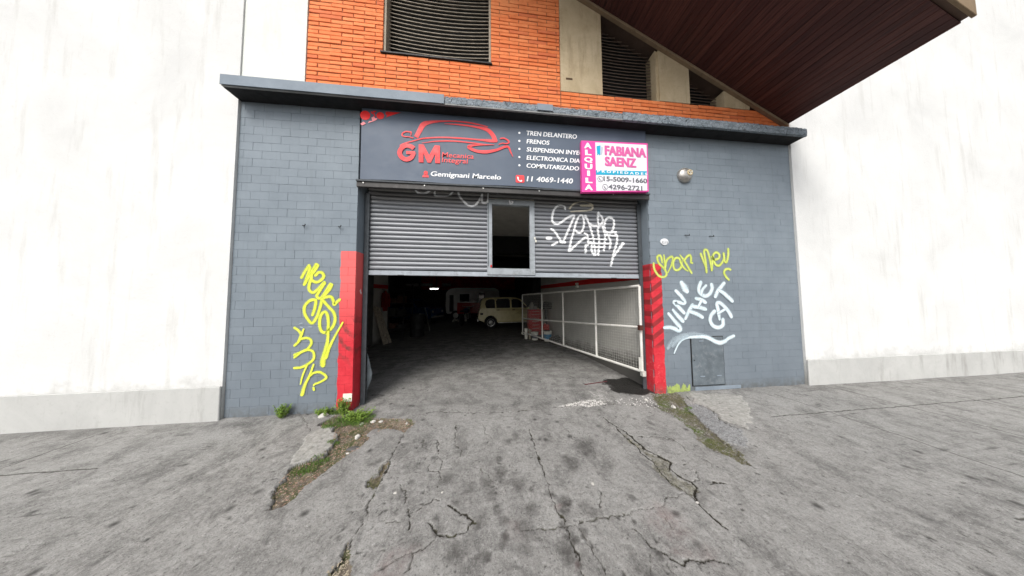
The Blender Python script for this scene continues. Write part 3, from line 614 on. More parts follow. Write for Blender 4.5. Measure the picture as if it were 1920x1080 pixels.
graffiti(RW, [[(190,985,50),(250,900,70),(340,845,70),(450,808,60),(560,800,50),(660,815,44),(760,845,40)],[(260,950,60),(340,870,60),(440,825,50)]], (1225,515), 7.2, M_WFAINT, 50, base=.011, label='thin white overspray')
graffiti(LW, [[(60,940,16),(110,925,14)],[(80,985,14),(110,995,12)],[(200,985,16),(235,985,14)]], (555,485), 7.71, M_WFAINT, 14, base=.012, name='scuff_mark')
# small white paper sticker low on the red corner
p0 = W(643.5, 738); p1 = W(660, 752.5)
tag(MB().box(p0[0], p1[0], -.005, -.0032, p1[2], p0[2]).build('paper_sticker', M_BKW), 'small square whitish sticker low on the left red corner', 'sticker')
pt = simple('white_scratch', (.7,.68,.66), .8, bump=0)
for a, c, lab in (((1.0, .0, 0), [(.10,1.30),(.12,1.33),(.13,1.27),(.11,1.24)], 'white'),):
    MB().prism([( .10,1.62),(.125,1.655),(.13,1.60),(.145,1.61),(.14,1.57),(.12,1.585)], -1.8375, -1.8342, 'yz').build('paint_fleck', pt, LW)

# meter door in the right wall
md = thing('meter_door', 'grey sheet metal meter door set low in the right wall', 'metal door', (3.54, 0, .08))
q = [W(1298.4,631.7,-.012), W(1355.5,630,-.012), W(1359,720,-.012), W(1303,722.5,-.012)]
xs0, xs1 = 3.235, 3.80; z0_, z1_ = .085, .845
MB().box(xs0-.012, xs1+.012, -.010, -.001, z0_-.012, z1_+.012).build('frame', M_IRON, md)
dm = simple('dented_meter_door_paint', (.125,.148,.165), .5, var=.35, sc=5, bump=.6, bsc=7, dirt=(.20,.22,.235))
MB().box(xs0, xs1, -.017, -.0105, z0_, z1_).build('door_leaf', dm, md, bevel=.002)
for u, v in ((.12,.70),(.42,.70),(.12,.14),(.42,.14)):
    MB().box(xs0+u, xs0+u+.085, -.026, -.0175, z0_+v-.009, z0_+v+.009).build('vent_flap', M_LEDGE, md, bevel=.003)
MB().lathe([(.008,-.024),(.008,-.0176)], (xs0+.03,0,z0_+.40), 'y', 10).build('lock', M_IRON, md)

# ---------------------------------------------------------------- ledge
lg = thing('ledge', 'grey concrete ledge running across the facade above the sign', 'ledge', (1, 0, 4.2))
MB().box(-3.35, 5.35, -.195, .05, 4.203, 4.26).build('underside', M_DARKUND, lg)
MB().box(-3.35, 5.35, -.20, .05, 4.262, 4.322).build('cap', M_LEDGE, lg)
MB().box(-3.35, -.615, -.240, -.2325, 4.205, 4.340).build('metal_cladding', M_LEDGE, lg, bevel=.003)
MB().box(-3.35, 2.04, -.222, -.196, 4.206, 4.225).build('drip_strip', simple('bare_cement', (.26,.265,.26), .9), lg)
def rough_box(x0, x1, y0, y1, z0, z1, sd):
    nx = int((x1-x0)/.02); b = MB(); vs = []; r = np.random.default_rng(sd); per = 10
    for i in range(nx+1):
        x = x0+(x1-x0)*i/nx
        ring = [(y1,z0),(y0*.5+y1*.5,z0),(y0,z0),(y0,z0+(z1-z0)*.25),(y0,z0+(z1-z0)*.5),(y0,z0+(z1-z0)*.75),(y0,z1),(y0*.6+y1*.4,z1),(y1,z1),(y1,(z0+z1)/2)]
        for j, (a, c) in enumerate(ring):
            k = 1 if 1 < j < 8 else 0; jn = (r.random()-.5)*.010*k+math.sin(x*9+sd)*.003*k; vs.append((x, a+jn, c+(r.random()-.5)*.012*k+math.sin(x*5+j)*.002*k))
    fs = [(i*per+j, i*per+(j+1)%per, (i+1)*per+(j+1)%per, (i+1)*per+j) for i in range(nx) for j in range(per)]; fs += [tuple(range(per)), tuple(nx*per+j for j in range(per))]
    return b.add(vs, fs)
rough_box(-.615, .70, -.222, -.15, 4.226, 4.325, 1).build('weathered_ledge_slab', M_LROUGH, lg)
rough_box(.70, .945, -.222, -.15, 4.226, 4.325, 2).build('weathered_ledge_slab', M_LROUGH, lg)
MB().box(.705, .94, -.240, -.228, 4.235, 4.335).build('repair_patch', M_LEDGE, lg, bevel=.003)
rough_box(.945, 2.04, -.222, -.15, 4.226, 4.320, 3).build('weathered_ledge_slab', M_LROUGH, lg)
rough_box(2.04, 5.35, -.236, -.198, 4.200, 4.325, 4).build('weathered_ledge_slab', M_LROUGH, lg)

# ---------------------------------------------------------------- upper facade
BW, BH, BP = .305, .0626, .010
_ga, _gb = W(1125.6,28.9), W(1364,175.6); _gc, _gd = W(1115.6,0,-.06), W(1364,160,-.06)
GS = (_gb[2]-_ga[2])/(_gb[0]-_ga[0])
gable = lambda x: _ga[2]+(x-_ga[0])*GS      # underside of the gable beam
def bricks(nm, label, xa, xb, zt, holes, phase, zb=4.34):
    t = thing(nm, label, 'wall', ((xa+xb)/2, 0, zb)); cache = {}; row = 0; n = 0
    zrow = 4.5517-BH*4
    z = zrow; extra = MB()
    while z < zt:
        off = phase+(BW/2 if row % 2 else 0); x = off-math.ceil((off-xa)/BW)*BW
        while x < xb:
            segs = [(max(x, xa), min(x+BW, xb))]
            for hx0, hx1, hz0, hz1 in holes:
                ns = []
                for s0, s1 in segs:
                    if z+BH*.5 < hz0 or z+BH*.5 > hz1: ns.append((s0, s1)); continue
                    if s0 < hx0: ns.append((s0, min(s1, hx0)))
                    if s1 > hx1: ns.append((max(s0, hx1), s1))
                segs = ns
            for s0, s1 in segs:
                s0_, s1_ = s0+BP/2, s1-BP/2
                if s1_-s0_ < .02: continue
                if z > 6.52 or x > 4.3 or n >= 300: extra.box(s0_, s1_, random.uniform(-.004,.003), .04, z+BP*.45, z+BH-BP*.45); continue
                key = (round(s1_-s0_, 2), random.randrange(4))
                if key not in cache:
                    Lb = s1_-s0_; b = MB(); hh = BH-BP; nx = 6; vs = []
                    rr = lambda a: random.uniform(-a, a)
                    b.box(0, Lb, 0, .045, 0, hh); me = b.mesh('brick'); bm = bmesh.new(); bm.from_mesh(me)
                    bmesh.ops.bevel(bm, geom=[e for e in bm.edges if all(abs(v.co.y) < 1e-6 for v in e.verts)], offset=.004, segments=1, affect='EDGES')
                    for v in bm.verts: v.co += Vector((rr(.0012), rr(.0015), rr(.0018)))
                    bm.to_mesh(me); bm.free(); me.materials.append(M_BR); cache[key] = me
                o = link('brick', cache[key], None, t, loc=(s0_, random.uniform(-.005,.004), z+BP/2+random.uniform(-.0012,.0012))); n += 1
            x += BW
        z += BH; row += 1
    if extra.v: extra.build('further_bricks', M_BR, t, kind='stuff')
    return t
WX0, WX1, WZ0 = -1.548, .035, 5.14
bwall = bricks('brick_wall', 'orange brick wall above the ledge, around the wide louvred window', -2.565, 1.146, 7.3, [(WX0, WX1, WZ0, 7.0)], -2.42)
for x0, x1, z0, z1 in ((-2.565, WX0, 4.3, 7.3), (WX1, 1.146, 4.3, 7.3), (WX0, WX1, 4.3, WZ0-.01), (WX0, WX1, 7.0, 7.3)):
    MB().box(x0, x1, .009, .25, z0, z1).build('wall_backing', M_MORTAR, bwall)
bpar = bricks('brick_parapet', 'low band of orange bricks under the concrete columns at right', 1.148, 5.35, 4.8, [], 1.0)
MB().box(1.148, 5.35, .009, .25, 4.3, 4.80).build('wall_backing', M_MORTAR, bpar)
# white pier at far left
tag(MB().box(-3.35, -2.567, -.012, .25, 4.3, 9.0).build('white_pier', M_WHITEP), 'flat limewashed pier left of the orange brickwork', 'pier')

def louvre(nm, label, x0, x1, z0, topf, mat, fm, pitch, sag, depth=.13, frame=True):
    t = thing(nm, label, 'louvred window', ((x0+x1)/2, depth, z0))
    if frame:
        MB().box(x0, x0+.03, .02, depth+.04, z0, topf(x0)).build('jamb', fm, t); MB().box(x1-.03, x1, .02, depth+.04, z0, topf(x1)).build('jamb', fm, t)
        MB().box(x0-.03, x1+.02, -.02, depth+.05, z0-.022, z0-.002).build('sill', M_IRON, t)
    z = z0+.035
    while z < 6.75:
        xa, xb = x0+(.03 if frame else .005), x1-(.03 if frame else .005)
        # where the gable cuts the slat off
        while xb > xa and topf(xb) < z+.03: xb -= .02
        if xb-xa > .08:
            n = 12; vs = []; sg = sag*(.9+.1*math.sin(z*9)); ph = .002*math.sin(z*23)
            for i in range(n+1):
                u = i/n; x = xa+(xb-xa)*u; dz = -sg*4*u*(1-u)+ph*math.sin(u*5)
                for y_, h in ((depth-.010, .002), (depth-.009, -.007), (depth+.018, .012), (depth+.020, .020)): vs.append((x, y_, z+dz+h))
            fs = [(i*4+k, i*4+(k+1)%4, (i+1)*4+(k+1)%4, (i+1)*4+k) for i in range(n) for k in range(4)]
            MB().add(vs, fs).build('slat', mat, t)
        z += pitch
    MB().box(x0, x1, depth+.1, depth+.12, z0, 7.2 if frame else topf(x0)).build('backing', M_DARK, t)  # near-black sheet stands in for the unlit room behind the slats
    return t
louvre('louvred_window', 'wide louvred window with sagging pale slats in the brick wall', WX0, WX1, WZ0, lambda x: 7.0, M_LOUV, simple('window_jamb_paint', (.36,.31,.24), .8), .0635, .06)
louvre('louvred_opening', 'dark louvred opening between the two concrete columns', 1.858, 2.83, 4.803, gable, M_LOUVD, M_CONC, .058, .02, frame=False)
louvre('louvred_opening', 'small dark triangular louvred opening right of the narrower column', 3.437, 4.10, 4.803, gable, M_LOUVD, M_CONC, .058, .01, frame=False)
def column(label, x0, x1, side=0):
    t = thing('concrete_column', label, 'column', ((x0+x1)/2, 0, 4.8), 'concrete columns under the roof')
    MB().prism([(x0, 4.803), (x1, 4.803), (x1, gable(x1)+.02), (x0, gable(x0)+.02)], -.006, .25).build('shaft', M_CONC, t, bevel=.004)
    if side: MB().prism([(x0-side, 4.803), (x0-.001, 4.803), (x0-.001, gable(x0)), (x0-side, gable(x0-side))], .02, .25).build('jamb', M_CONC, t)
    return t
c1 = column('wider tan concrete column beside the brickwork', 1.149, 1.856)
MB().box(1.235, 1.345, -.0068, -.0064, 5.0, 5.035).build('rust_mark', simple('rusty_stain', (.10,.06,.035), .9), c1)
column('narrower tan concrete column between two dark louvred openings', 2.875, 3.436, .045)
column('short stub of tan column low under the roof edge', 4.105, 4.6)

# roof: planked soffit behind a concrete gable beam, carried out over the pavement
rf = thing('overhanging_roof', 'dark planked roof soffit sloping down to the right over the pavement', 'roof', (3.2, 0, 5.0))
BT = float(_gd[2]-gable(_gd[0])); print('beam', GS, BT); XR = 5.30; XL = -3.3
gb = lambda x, dz: gable(x)+dz
MB().prism([(XL, gb(XL,0)), (XR, gb(XR,0)), (XR, gb(XR,BT)), (XL, gb(XL,BT))], -.06, .0).build('gable_beam', M_BEAM, rf, bevel=.006)
x = XL; pw = .085
while x < XR:
    x1 = min(x+pw-.006, XR); MB().prism([(x, gb(x,BT)), (x1, gb(x1,BT)), (x1, gb(x1,BT+.02)), (x, gb(x,BT+.02))], -1.45, -.002).build('plank', M_SOFF, rf) if x > .9 else None
    x += pw
MB().prism([(XL, gb(XL,BT)), (.88, gb(.88,BT)), (.88, gb(.88,BT+.02)), (XL, gb(XL,BT+.02))], -1.45, -.002).build('soffit_board', M_SOFF, rf)
MB().prism([(XL, gb(XL,BT+.023)), (XR, gb(XR,BT+.023)), (XR, gb(XR,BT+.15)), (XL, gb(XL,BT+.15))], -1.5, 4.0).build('roof_deck', simple('roof_deck', (.12,.08,.06), .9), rf)

# neighbouring houses, flush party walls
tag(MB().box(-14, -3.353, -.03, .3, -.1, 9.2).build('neighbour_wall', M_NEIGH), 'plain white rendered wall of the house to the left', 'wall')
tag(MB().box(5.353, 16, -.03, .3, -.1, 9.2).build('neighbour_wall', M_NEIGH), 'plain white rendered wall of the house to the right', 'wall')
for o_, x0, x1, px_ in ((bpy.data.objects['neighbour_wall'], -14, -3.353, -3.62), (bpy.data.objects['neighbour_wall.001'], 5.353, 16, 5.66)):
    MB().box(x0, x1, -.055, -.031, -.05, .42).build('plinth', M_PLI, o_, bevel=.006)
# front edge board of the roof
MB().prism([(.9, gb(.9,BT-.02)), (XR, gb(XR,BT-.02)), (XR, gb(XR,BT+.16)), (.9, gb(.9,BT+.16))], -1.53, -1.501).build('fascia', M_BEAM, rf, bevel=.004)
# closed upper storey so nothing shows through
struct(MB().box(-3.3, 5.3, .26, 4.0, 4.3, 4.4).build('upper_floor', M_DARK)); struct(MB().box(-3.3, 5.3, 3.9, 4.0, 4.4, 8.9).build('upper_back_wall', M_DARK))
struct(MB().box(5.2, 5.3, .26, 3.9, 4.4, 5.0).build('upper_end_wall', M_DARK))

# ---------------------------------------------------------------- the shop sign
SY = -.055
sg_ = thing('shop_sign', 'long dark blue workshop sign with red car outline over the shutter', 'sign', (.37, SY, 3.2))
p00, p10 = W(676, 335, SY), W(1213, 361, SY)
SX0, SX1, SZ0, SZ1 = W(676,300,SY)[0], W(1212,300,SY)[0], 3.175, 4.202
nx, nz = 40, 8; vs = []; 
for j in range(nz+1):
    for i in range(nx+1):
        x = SX0+(SX1-SX0)*i/nx; z = SZ0+(SZ1-SZ0)*j/nz; vs.append((x, SY+.0012*math.sin(x*3.1)*math.sin(z*4), z+(.006*math.sin(x*4) if j == 0 else 0)))
b = MB().add(vs, [(j*(nx+1)+i, j*(nx+1)+i+1, (j+1)*(nx+1)+i+1, (j+1)*(nx+1)+i) for j in range(nz) for i in range(nx)])
b.build('face', M_SIGN, sg_, smooth=True)
MB().box(SX0, SX1, SY+.008, .028, SZ0+.01, SZ1).build('box', M_GUIDE, sg_)
tag(MB().box(-1.835, 2.578, -.045, -.012, 3.068, 3.165).build('shutter_box', simple('shutter_box_steel', (.055,.052,.05), .5, metal=.3, var=.3, sc=4), bevel=.006), 'narrow grey steel box between the sign and the shutter', 'box')
for px in (681, 796, 906, 1011, 1150):
    p = W(px, 343+(px-681)*.045, -.05); MB().lathe([(.010,-.052),(.010,-.046)], (p[0],0,3.125), 'y', 8).build('bolt', M_STEEL, bpy.data.objects['shutter_box'])
MB().box(-1.835, 2.578, -.062, -.0455, 3.145, 3.166).build('box_lip', M_GUIDE, bpy.data.objects['shutter_box'])

FONT = {}
def text(s, L, R_, cap, mat, parent, Y, name='lettering', bold=.022, shear=0.0, proud=.004, heavy=.0):
    """flat lettering laid on the plane y = Y, between two measured baseline ends"""
    a = W(*L, Y); b = W(*R_, Y); c = W((L[0]+R_[0])/2, (L[1]+R_[1])/2-cap, Y); mid = W((L[0]+R_[0])/2, (L[1]+R_[1])/2, Y)
    cu = bpy.data.curves.new('t', 'FONT'); cu.body = s; cu.size = 1; cu.offset = bold; cu.shear = shear; cu.resolution_u = 3; cu.extrude = 0; cu.fill_mode = 'FRONT' if False else cu.fill_mode
    o = bpy.data.objects.new('t', cu); COL.objects.link(o); dg = bpy.context.evaluated_depsgraph_get(); dg.update()
    me = bpy.data.meshes.new_from_object(o.evaluated_get(dg)); bpy.data.objects.remove(o)
    n = len(me.vertices); co = np.zeros(n*3, np.float32); me.vertices.foreach_get('co', co); co = co.reshape(-1, 3)
    # cap height of the face measured on the letters themselves
    x0, x1 = co[:,0].min(), co[:,0].max(); CAPH = .729+bold
    k = (b[0]-a[0])/(x1-x0); kz = (c[2]-mid[2])/CAPH
    out = np.stack([a[0]+(co[:,0]-x0)*k, np.full(n, Y-proud), mid[2]+co[:,1]*kz], -1)
    me.vertices.foreach_set('co', out.astype(np.float32).ravel()); me.update(); me.name = name; me.materials.clear()
    bm = bmesh.new(); bm.from_mesh(me)
    if heavy:
        g = bmesh.ops.duplicate(bm, geom=bm.verts[:]+bm.edges[:]+bm.faces[:]); hw = heavy*(b[0]-a[0])/max(1, len(s))
        for v in [e for e in g['geom'] if isinstance(e, bmesh.types.BMVert)]: v.co.x += hw; v.co.y -= .0007
    bm.to_mesh(me); bm.free()
    return link(name, me, mat, parent)
o3, o4, oP = (660,190), (940,190), (1085,255)
def q3(u, v): return (o3[0]+u/6, o3[1]+v/6)
def q4(u, v): return (o4[0]+u/6, o4[1]+v/6)
def qp(u, v): return (oP[0]+u/9.39, oP[1]+v/9.39)

text('Mecanica', q3(1012,636), q3(1370,642), 56/6, M_REDT, sg_, SY, bold=.006, shear=.08, proud=.009)
text('Integral', q3(1012,690), q3(1305,700), 56/6, M_REDT, sg_, SY, bold=.006, shear=.08, proud=.009)
text('Gemignani Marcelo', q3(886,843), q3(1675,880), 56/6, M_WHITE, sg_, SY, bold=.012, shear=.12, heavy=.05)
for s, v0, v1, u1, cp in (('TREN DELANTERO',388,418,848,52),('FRENOS',478,488,540,50),('SUSPENSION INYEC',570,603,925,50),('ELECTRONICA DIAG',660,695,930,50),('COMPUTARIZADO',748,780,872,50)):
    text(s, q4(283,v0), q4(u1,v1), cp/6, M_WHITE, sg_, SY, bold=.012, shear=.14, heavy=.05)
text('11 4069-1440', q4(284,903), q4(803,923), 60/6, M_WHITE, sg_, SY, bold=.012, shear=.14, heavy=.05)
def disc(b, u, v, r, qf, Y, n=20, sy=1.0):
    c = W(*qf(u, v), Y); e = W(*qf(u+r, v), Y); R_ = e[0]-c[0]; b.add([(c[0]+R_*math.cos(2*math.pi*k/n), Y, c[2]+R_*sy*math.sin(2*math.pi*k/n)) for k in range(n)], [tuple(range(n))])
def poly(b, pts, qf, Y): b.add([(W(*qf(*p), Y)[0], Y, W(*qf(*p), Y)[2]) for p in pts], [tuple(range(len(pts)))])
for v in (355,445,535,627,719):
    b = MB(); disc(b, 203, v, 12, q4, SY-.004); b.build('bullet', M_WHITE, sg_)
b = MB(); poly(b, [(172,828),(250,832),(258,842),(260,905),(250,916),(172,914),(162,904),(162,838)], q4, SY-.004); ic = b.build('telephone_icon', M_RED, sg_)
b = MB(); poly(b, [(178,850),(188,846),(198,862),(193,872),(203,888),(214,893),(222,882),(236,892),(228,905),(212,903),(192,890),(180,870)], q4, SY-.007); b.build('handset', M_WHITE, ic)
b = MB(); disc(b, 830, 803, 24, q3, SY-.004); poly(b, [(790,852),(797,828),(815,820),(845,822),(860,832),(864,856)], q3, SY-.004); b.build('person_icon', M_RED, sg_)
def stroke(b, pts, qf, s, Y, base=0.0):
    pp = []
    for p in pts:
        x = W(*qf(p[0], p[1]), Y); x2 = W(*qf(p[0]+1, p[1]), Y); pp.append((x[0], x[2], max(p[2]*1.12, 5)*(x2[0]-x[0])))
    L = smooth_line(pp, .012); n = len(L); vs = []
    for i in range(n):
        t = L[min(i+1,n-1)][:2]-L[max(i-1,0)][:2]; t = t/max(1e-9, np.linalg.norm(t)); nn = np.array([-t[1], t[0]])*max(.001, L[i][2])*.5
        vs += [(L[i][0]+nn[0], Y-base, L[i][1]+nn[1]), (L[i][0]-nn[0], Y-base, L[i][1]-nn[1])]
    b.add(vs, [(2*i, 2*i+1, 2*i+3, 2*i+2) for i in range(n-1)])
CARL = [[(722,405,45),(760,335,48),(805,262,52),(880,238,34),(1000,226,18),(1150,226,12),(1300,240,14),(1420,262,14),(1530,290,8)],
 [(1040,255,4),(1200,264,14),(1380,288,20),(1520,322,38),(1585,385,44),(1615,460,48)],
 [(1630,452,20),(1560,446,30),(1400,432,15),(1200,416,16),(1000,408,14),(800,420,14),(700,446,12),(600,472,14),(545,505,24)],
 [(785,473,3),(950,452,12),(1150,450,14),(1350,470,12),(1500,488,10),(1600,493,3)],
 [(668,350,14),(610,343,14),(572,362,14),(567,388,14),(600,400,12),(640,402,10),(690,416,12)],[(668,345,12),(664,388,8)],
 [(1664,424,12),(1705,418,14),(1750,440,16),(1764,468,14),(1730,480,12),(1690,474,10),(1650,490,8)],
 [(1600,492,4),(1400,496,16),(1312,515,30),(1385,558,30),(1500,572,34),(1620,552,26),(1745,512,22),(1785,575,14),(1808,625,3)]]
b = MB(); stroke(b, [(690+8,535,46),(665,512,46),(610,502,46),(562,530,46),(538,582,46),(560,632,46),(610,657,46),(665,640,46),(694,596,40),(698,580,36)], q3, 6, SY, .0095); b.build('letter_g', M_RED, sg_)
b = MB(); stroke(b, [(612,581,34),(712,583,34)], q3, 6, SY, .0100); b.build('letter_g', M_RED, sg_)
b = MB(); poly(b, [(750,482),(806,486),(868,605),(930,494),(990,499),(990,697),(935,694),(935,588),(886,690),(850,688),(803,582),(803,687),(750,684)], q3, SY-.0090); b.build('letter_m', M_RED, sg_)
for i, st in enumerate(CARL):
    b = MB(); stroke(b, st, q3, 6, SY, .004+.0006*i); b.build('car_outline', M_RED, sg_)
qg = lambda u, v: (660+u/13.71, 195+v/13.71)
for u, v, r in ((340,290,132),(728,298,100)):
    b = MB(); disc(b, u, v, r, qg, SY-.004); b.build('gear_disc', M_RED2, sg_)
b = MB(); poly(b, [(870,195),(1250,222),(1080,270),(855,350),(910,300),(860,260)], qg, SY-.004); b.build('gear_wedge', M_RED2, sg_)
for P in ([(210,510),(300,450),(355,505),(265,548)],[(410,490),(440,440),(520,435),(500,350),(560,320),(600,365),(645,360),(640,400),(560,440)]):
    b = MB(); poly(b, P, qg, SY-.005); b.build('gear_tooth', M_PINKED, sg_)
b = MB(); stroke(b, [(500,200,34),(520,235,34),(575,265,30),(590,310,26),(560,330,24)], qg, 13, SY, .0045); stroke(b, [(545,210,40),(620,200,30)], qg, 13, SY, .0052); b.build('gear_tooth', M_RED2, sg_)

# rental sign
PY = -.125
ps = thing('rental_sign', 'pink and white rental sign hung over the right end of the workshop sign', 'sign', (2.0, PY, 3.2))
def quadp(pts, Y0, Y1, qf=qp):
    n = 4; a = [W(*qf(*p), Y0) for p in pts]; vs = [(p[0], Y0, p[2]) for p in a]+[(p[0], Y1, p[2]) for p in a]
    return MB().add(vs, [(0,1,2,3),(7,6,5,4)]+[(i,(i+1)%4,4+(i+1)%4,4+i) for i in range(4)])
quadp([(48,80),(1213,130),(1232,978),(60,985)], PY, PY+.055).build('frame', M_MAG, ps)
quadp([(292,112),(1195,158),(1208,960),(312,965)], PY-.003, PY-.0005).build('panel', M_BOARD, ps)
for ch, u0, u1, vb, cp in (('A',92,228,215,100),('L',112,225,335,95),('Q',96,244,455,90),('U',104,242,582,95),('I',148,198,698,95),('L',118,242,824,92),('A',104,252,947,95)):
    text(ch, qp(u0,vb), qp(u1,vb+3), cp/9.39, M_WHITE, ps, PY, bold=.05, proud=.004)
text('FABIANA', qp(455,343), qp(1176,368), 168/9.39, M_MAG2, ps, PY, bold=.03, heavy=.12, proud=.0065)
text('SAENZ', qp(457,535), qp(1004,543), 165/9.39, M_MAG2, ps, PY, bold=.03, heavy=.12, proud=.0065)
quadp([(303,602),(1200,620),(1202,690),(305,680)], PY-.006, PY-.0032).build('band', M_CYAN, ps)
text('P R O P I E D A D E S', qp(325,662), qp(1203,676), 44/9.39, M_WHITE, ps, PY, bold=.03, proud=.0085)
text('15-5009-1660', qp(435,810), qp(1200,815), 84/9.39, M_GREY, ps, PY, bold=.02, heavy=.04, proud=.0065)
text('4296-2721', qp(520,947), qp(1115,949), 84/9.39, M_GREY, ps, PY, bold=.02, heavy=.04, proud=.0065)
b = MB(); poly(b, [(315,180),(385,163),(382,330),(368,345),(358,318),(345,320),(338,345),(328,330)], qp, PY-.0055); b.build('open_door_logo', M_CYAN, ps)
b = MB(); poly(b, [(392,178),(432,200),(415,320),(388,332)], qp, PY-.0058); b.build('open_door_logo', M_LGREY, ps)
for u, v in ((378,762),(462,903)):
    b = MB()
    for k in range(28):
        t0, t1 = 2*math.pi*k/28, 2*math.pi*(k+1)/28; c = W(*qp(u,v), PY); R1 = .0465; R0 = .040
        b.add([(c[0]+R1*math.cos(t0),PY-.006,c[2]+R1*math.sin(t0)),(c[0]+R1*math.cos(t1),PY-.006,c[2]+R1*math.sin(t1)),(c[0]+R0*math.cos(t1),PY-.006,c[2]+R0*math.sin(t1)),(c[0]+R0*math.cos(t0),PY-.006,c[2]+R0*math.sin(t0))], [(0,1,2,3)])
    stroke(b, [(u-18,v-20,12),(u-14,v+2,9),(u+4,v+18,9),(u+22,v+20,12)], qp, 9, PY, .0066); b.build('phone_icon', M_GREY, ps)

# oval number plate
np_ = thing('number_plate', 'small white oval house number plate on the right wall', 'number plate', (2.84, 0, 2.38))
c = W(1245, 453.5); b = MB(); n = 28
b.add([(c[0]+.069*math.cos(2*math.pi*k/n), y_, c[2]+.053*math.sin(2*math.pi*k/n)) for y_ in (-.012, 0) for k in range(n)], [tuple(range(n)), tuple(range(2*n-1,n-1,-1))]+[(k,(k+1)%n,n+(k+1)%n,n+k) for k in range(n)])
b.build('plate', simple('white_enamel', (.72,.73,.74), .25, var=.08, bump=0), np_)
text('3215', (1240.5,456.5), (1252,457), 4.6, M_BLK, np_, -.012, bold=.0, proud=.002)

# bulkhead lamp (unlit)
la = thing('wall_lamp', 'round metal wall lamp body with an empty beige socket', 'lamp', (3.29, 0, 3.54))
c = (W(1285,328,-.03)); R_ = .124
MB().lathe([(R_*1.02,-.002),(R_*1.03,-.010),(R_*1.0,-.026),(R_*.94,-.042),(R_*.80,-.060),(R_*.58,-.074),(R_*.30,-.082),(.004,-.084)], (c[0],0,c[2]), 'y', 28).build('body', simple('aged_aluminium', (.42,.40,.37), .35, metal=.7, var=.25, sc=14), la, smooth=True)
sx_, sz_ = c[0]+.030, c[2]+.012
MB().lathe([(.046,-.05),(.050,-.086),(.044,-.094),(.030,-.095),(.028,-.080),(.004,-.080)], (sx_,0,sz_), 'y', 16).build('socket', simple('beige_bakelite', (.55,.44,.26), .5, var=.25, sc=25), la, smooth=True)
for k in range(3):
    t = k*2.1+.5; MB().bar((sx_+.008*math.cos(t),-.097,sz_+.008*math.sin(t)), (sx_+.04*math.cos(t),-.097,sz_+.04*math.sin(t)), .012, .008, (0,1,0)).build('contact', M_BKW, la)

# ---------------------------------------------------------------- roller shutter
SHY = .20; PIT = .0665; tilt = lambda x: -(x-.37)*.0102; ZB = 1.835
sh = thing('roller_shutter', 'half raised grey roller shutter with a wicket door opening', 'shutter', (.37, SHY, ZB))
def slat_prof(z):          # y of the curtain at height z (crowned slats with a rolled lip)
    u = ((z-(ZB+.085))/PIT) % 1.0
    return SHY-.012*max(0, math.sin(math.pi*min(1, .02+u*1.08)))**.8 if u < .85 else SHY+.008
def slat(x0, x1, z):
    b = MB(); prof = [(SHY+.012,0),(SHY+.006,.002),(SHY-.006,.009),(SHY-.0115,.022),(SHY-.012,.032),(SHY-.010,.044),(SHY-.005,.052),(SHY+.006,.056),(SHY+.014,.0660),(SHY+.018,.0660),(SHY+.018,.0)]
    vs = []; n = len(prof)
    for x in (x0, (x0+x1)/2, x1):
        for y_, h in prof: vs.append((x, y_, z+h+tilt(x)))
    return b.add(vs, [(i*n+k, i*n+(k+1)%n, (i+1)*n+(k+1)%n, (i+1)*n+k) for i in range(2) for k in range(n)])
z = ZB+.085; DX0, DX1 = -.028, .733
while z < 3.24:
    if z+PIT*.5 > 3.085: slat(-1.80, 2.545, z).build('slat', M_SLAT, sh, smooth=True)
    else:
        slat(-1.80, DX0, z).build('slat', M_SLAT, sh, smooth=True); slat(DX1, 2.545, z).build('slat', M_SLAT, sh, smooth=True)
    z += PIT
def tbox(x0, x1, y0, y1, z0, z1):
    return MB().add([(x,y,z_+tilt(x)) for z_ in (z0,z1) for x,y in ((x0,y0),(x1,y0),(x1,y1),(x0,y1))], [(0,3,2,1),(4,5,6,7),(0,1,5,4),(1,2,6,5),(2,3,7,6),(3,0,4,7)])
tbox(-1.80, 2.545, SHY-.022, SHY+.02, ZB, ZB+.072).build('bottom_bar', M_SHBAR, sh, bevel=.006, seg=2)
tbox(-1.80, 2.545, SHY-.030, SHY-.0225, ZB+.004, ZB+.016).build('bar_lip', M_SHBAR, sh)
for px in (752, 1151):
    p = W(px, 513 if px < 900 else 520, SHY-.03); tbox(p[0]-.05, p[0]+.045, SHY-.034, SHY-.0305, ZB-.004, ZB+.009).build('rubber_stop', M_BLK, sh)
fr = []
tbox(DX0, DX0+.078, SHY-.040, SHY+.03, ZB+.028, 3.07).build('door_frame_post', M_SHFR, sh, bevel=.004)
tbox(DX1-.082, DX1, SHY-.040, SHY+.03, ZB+.028, 3.07).build('door_frame_post', M_SHFR, sh, bevel=.004)
tbox(DX0+.0785, DX1-.0825, SHY-.040, SHY+.03, 2.985, 3.07).build('door_frame_head', M_SHFR, sh, bevel=.004)
tbox(DX0+.0785, DX1-.0825, SHY-.040, SHY+.03, ZB+.028, ZB+.130).build('door_frame_sill', M_SHFR, sh, bevel=.004)
tbox(DX0+.012, DX0+.022, SHY-.044, SHY-.0405, ZB+.16, 3.03).build('frame_seam', M_GUIDE, sh)
for px, py in ((1003, 447), (1005, 452), (921, 499)):
    p = W(px, py, SHY-.05); MB().box(p[0]-.012, p[0]+.012, SHY-.050, SHY-.0405, p[2]-.02, p[2]+.02).build('latch', M_BKW if px > 1000 else M_REDW, sh, bevel=.003)
shy = lambda x, z: slat_prof(z-tilt(x))-.0012 if not (DX0-.004 < x < DX1+.004) else SHY-.0412
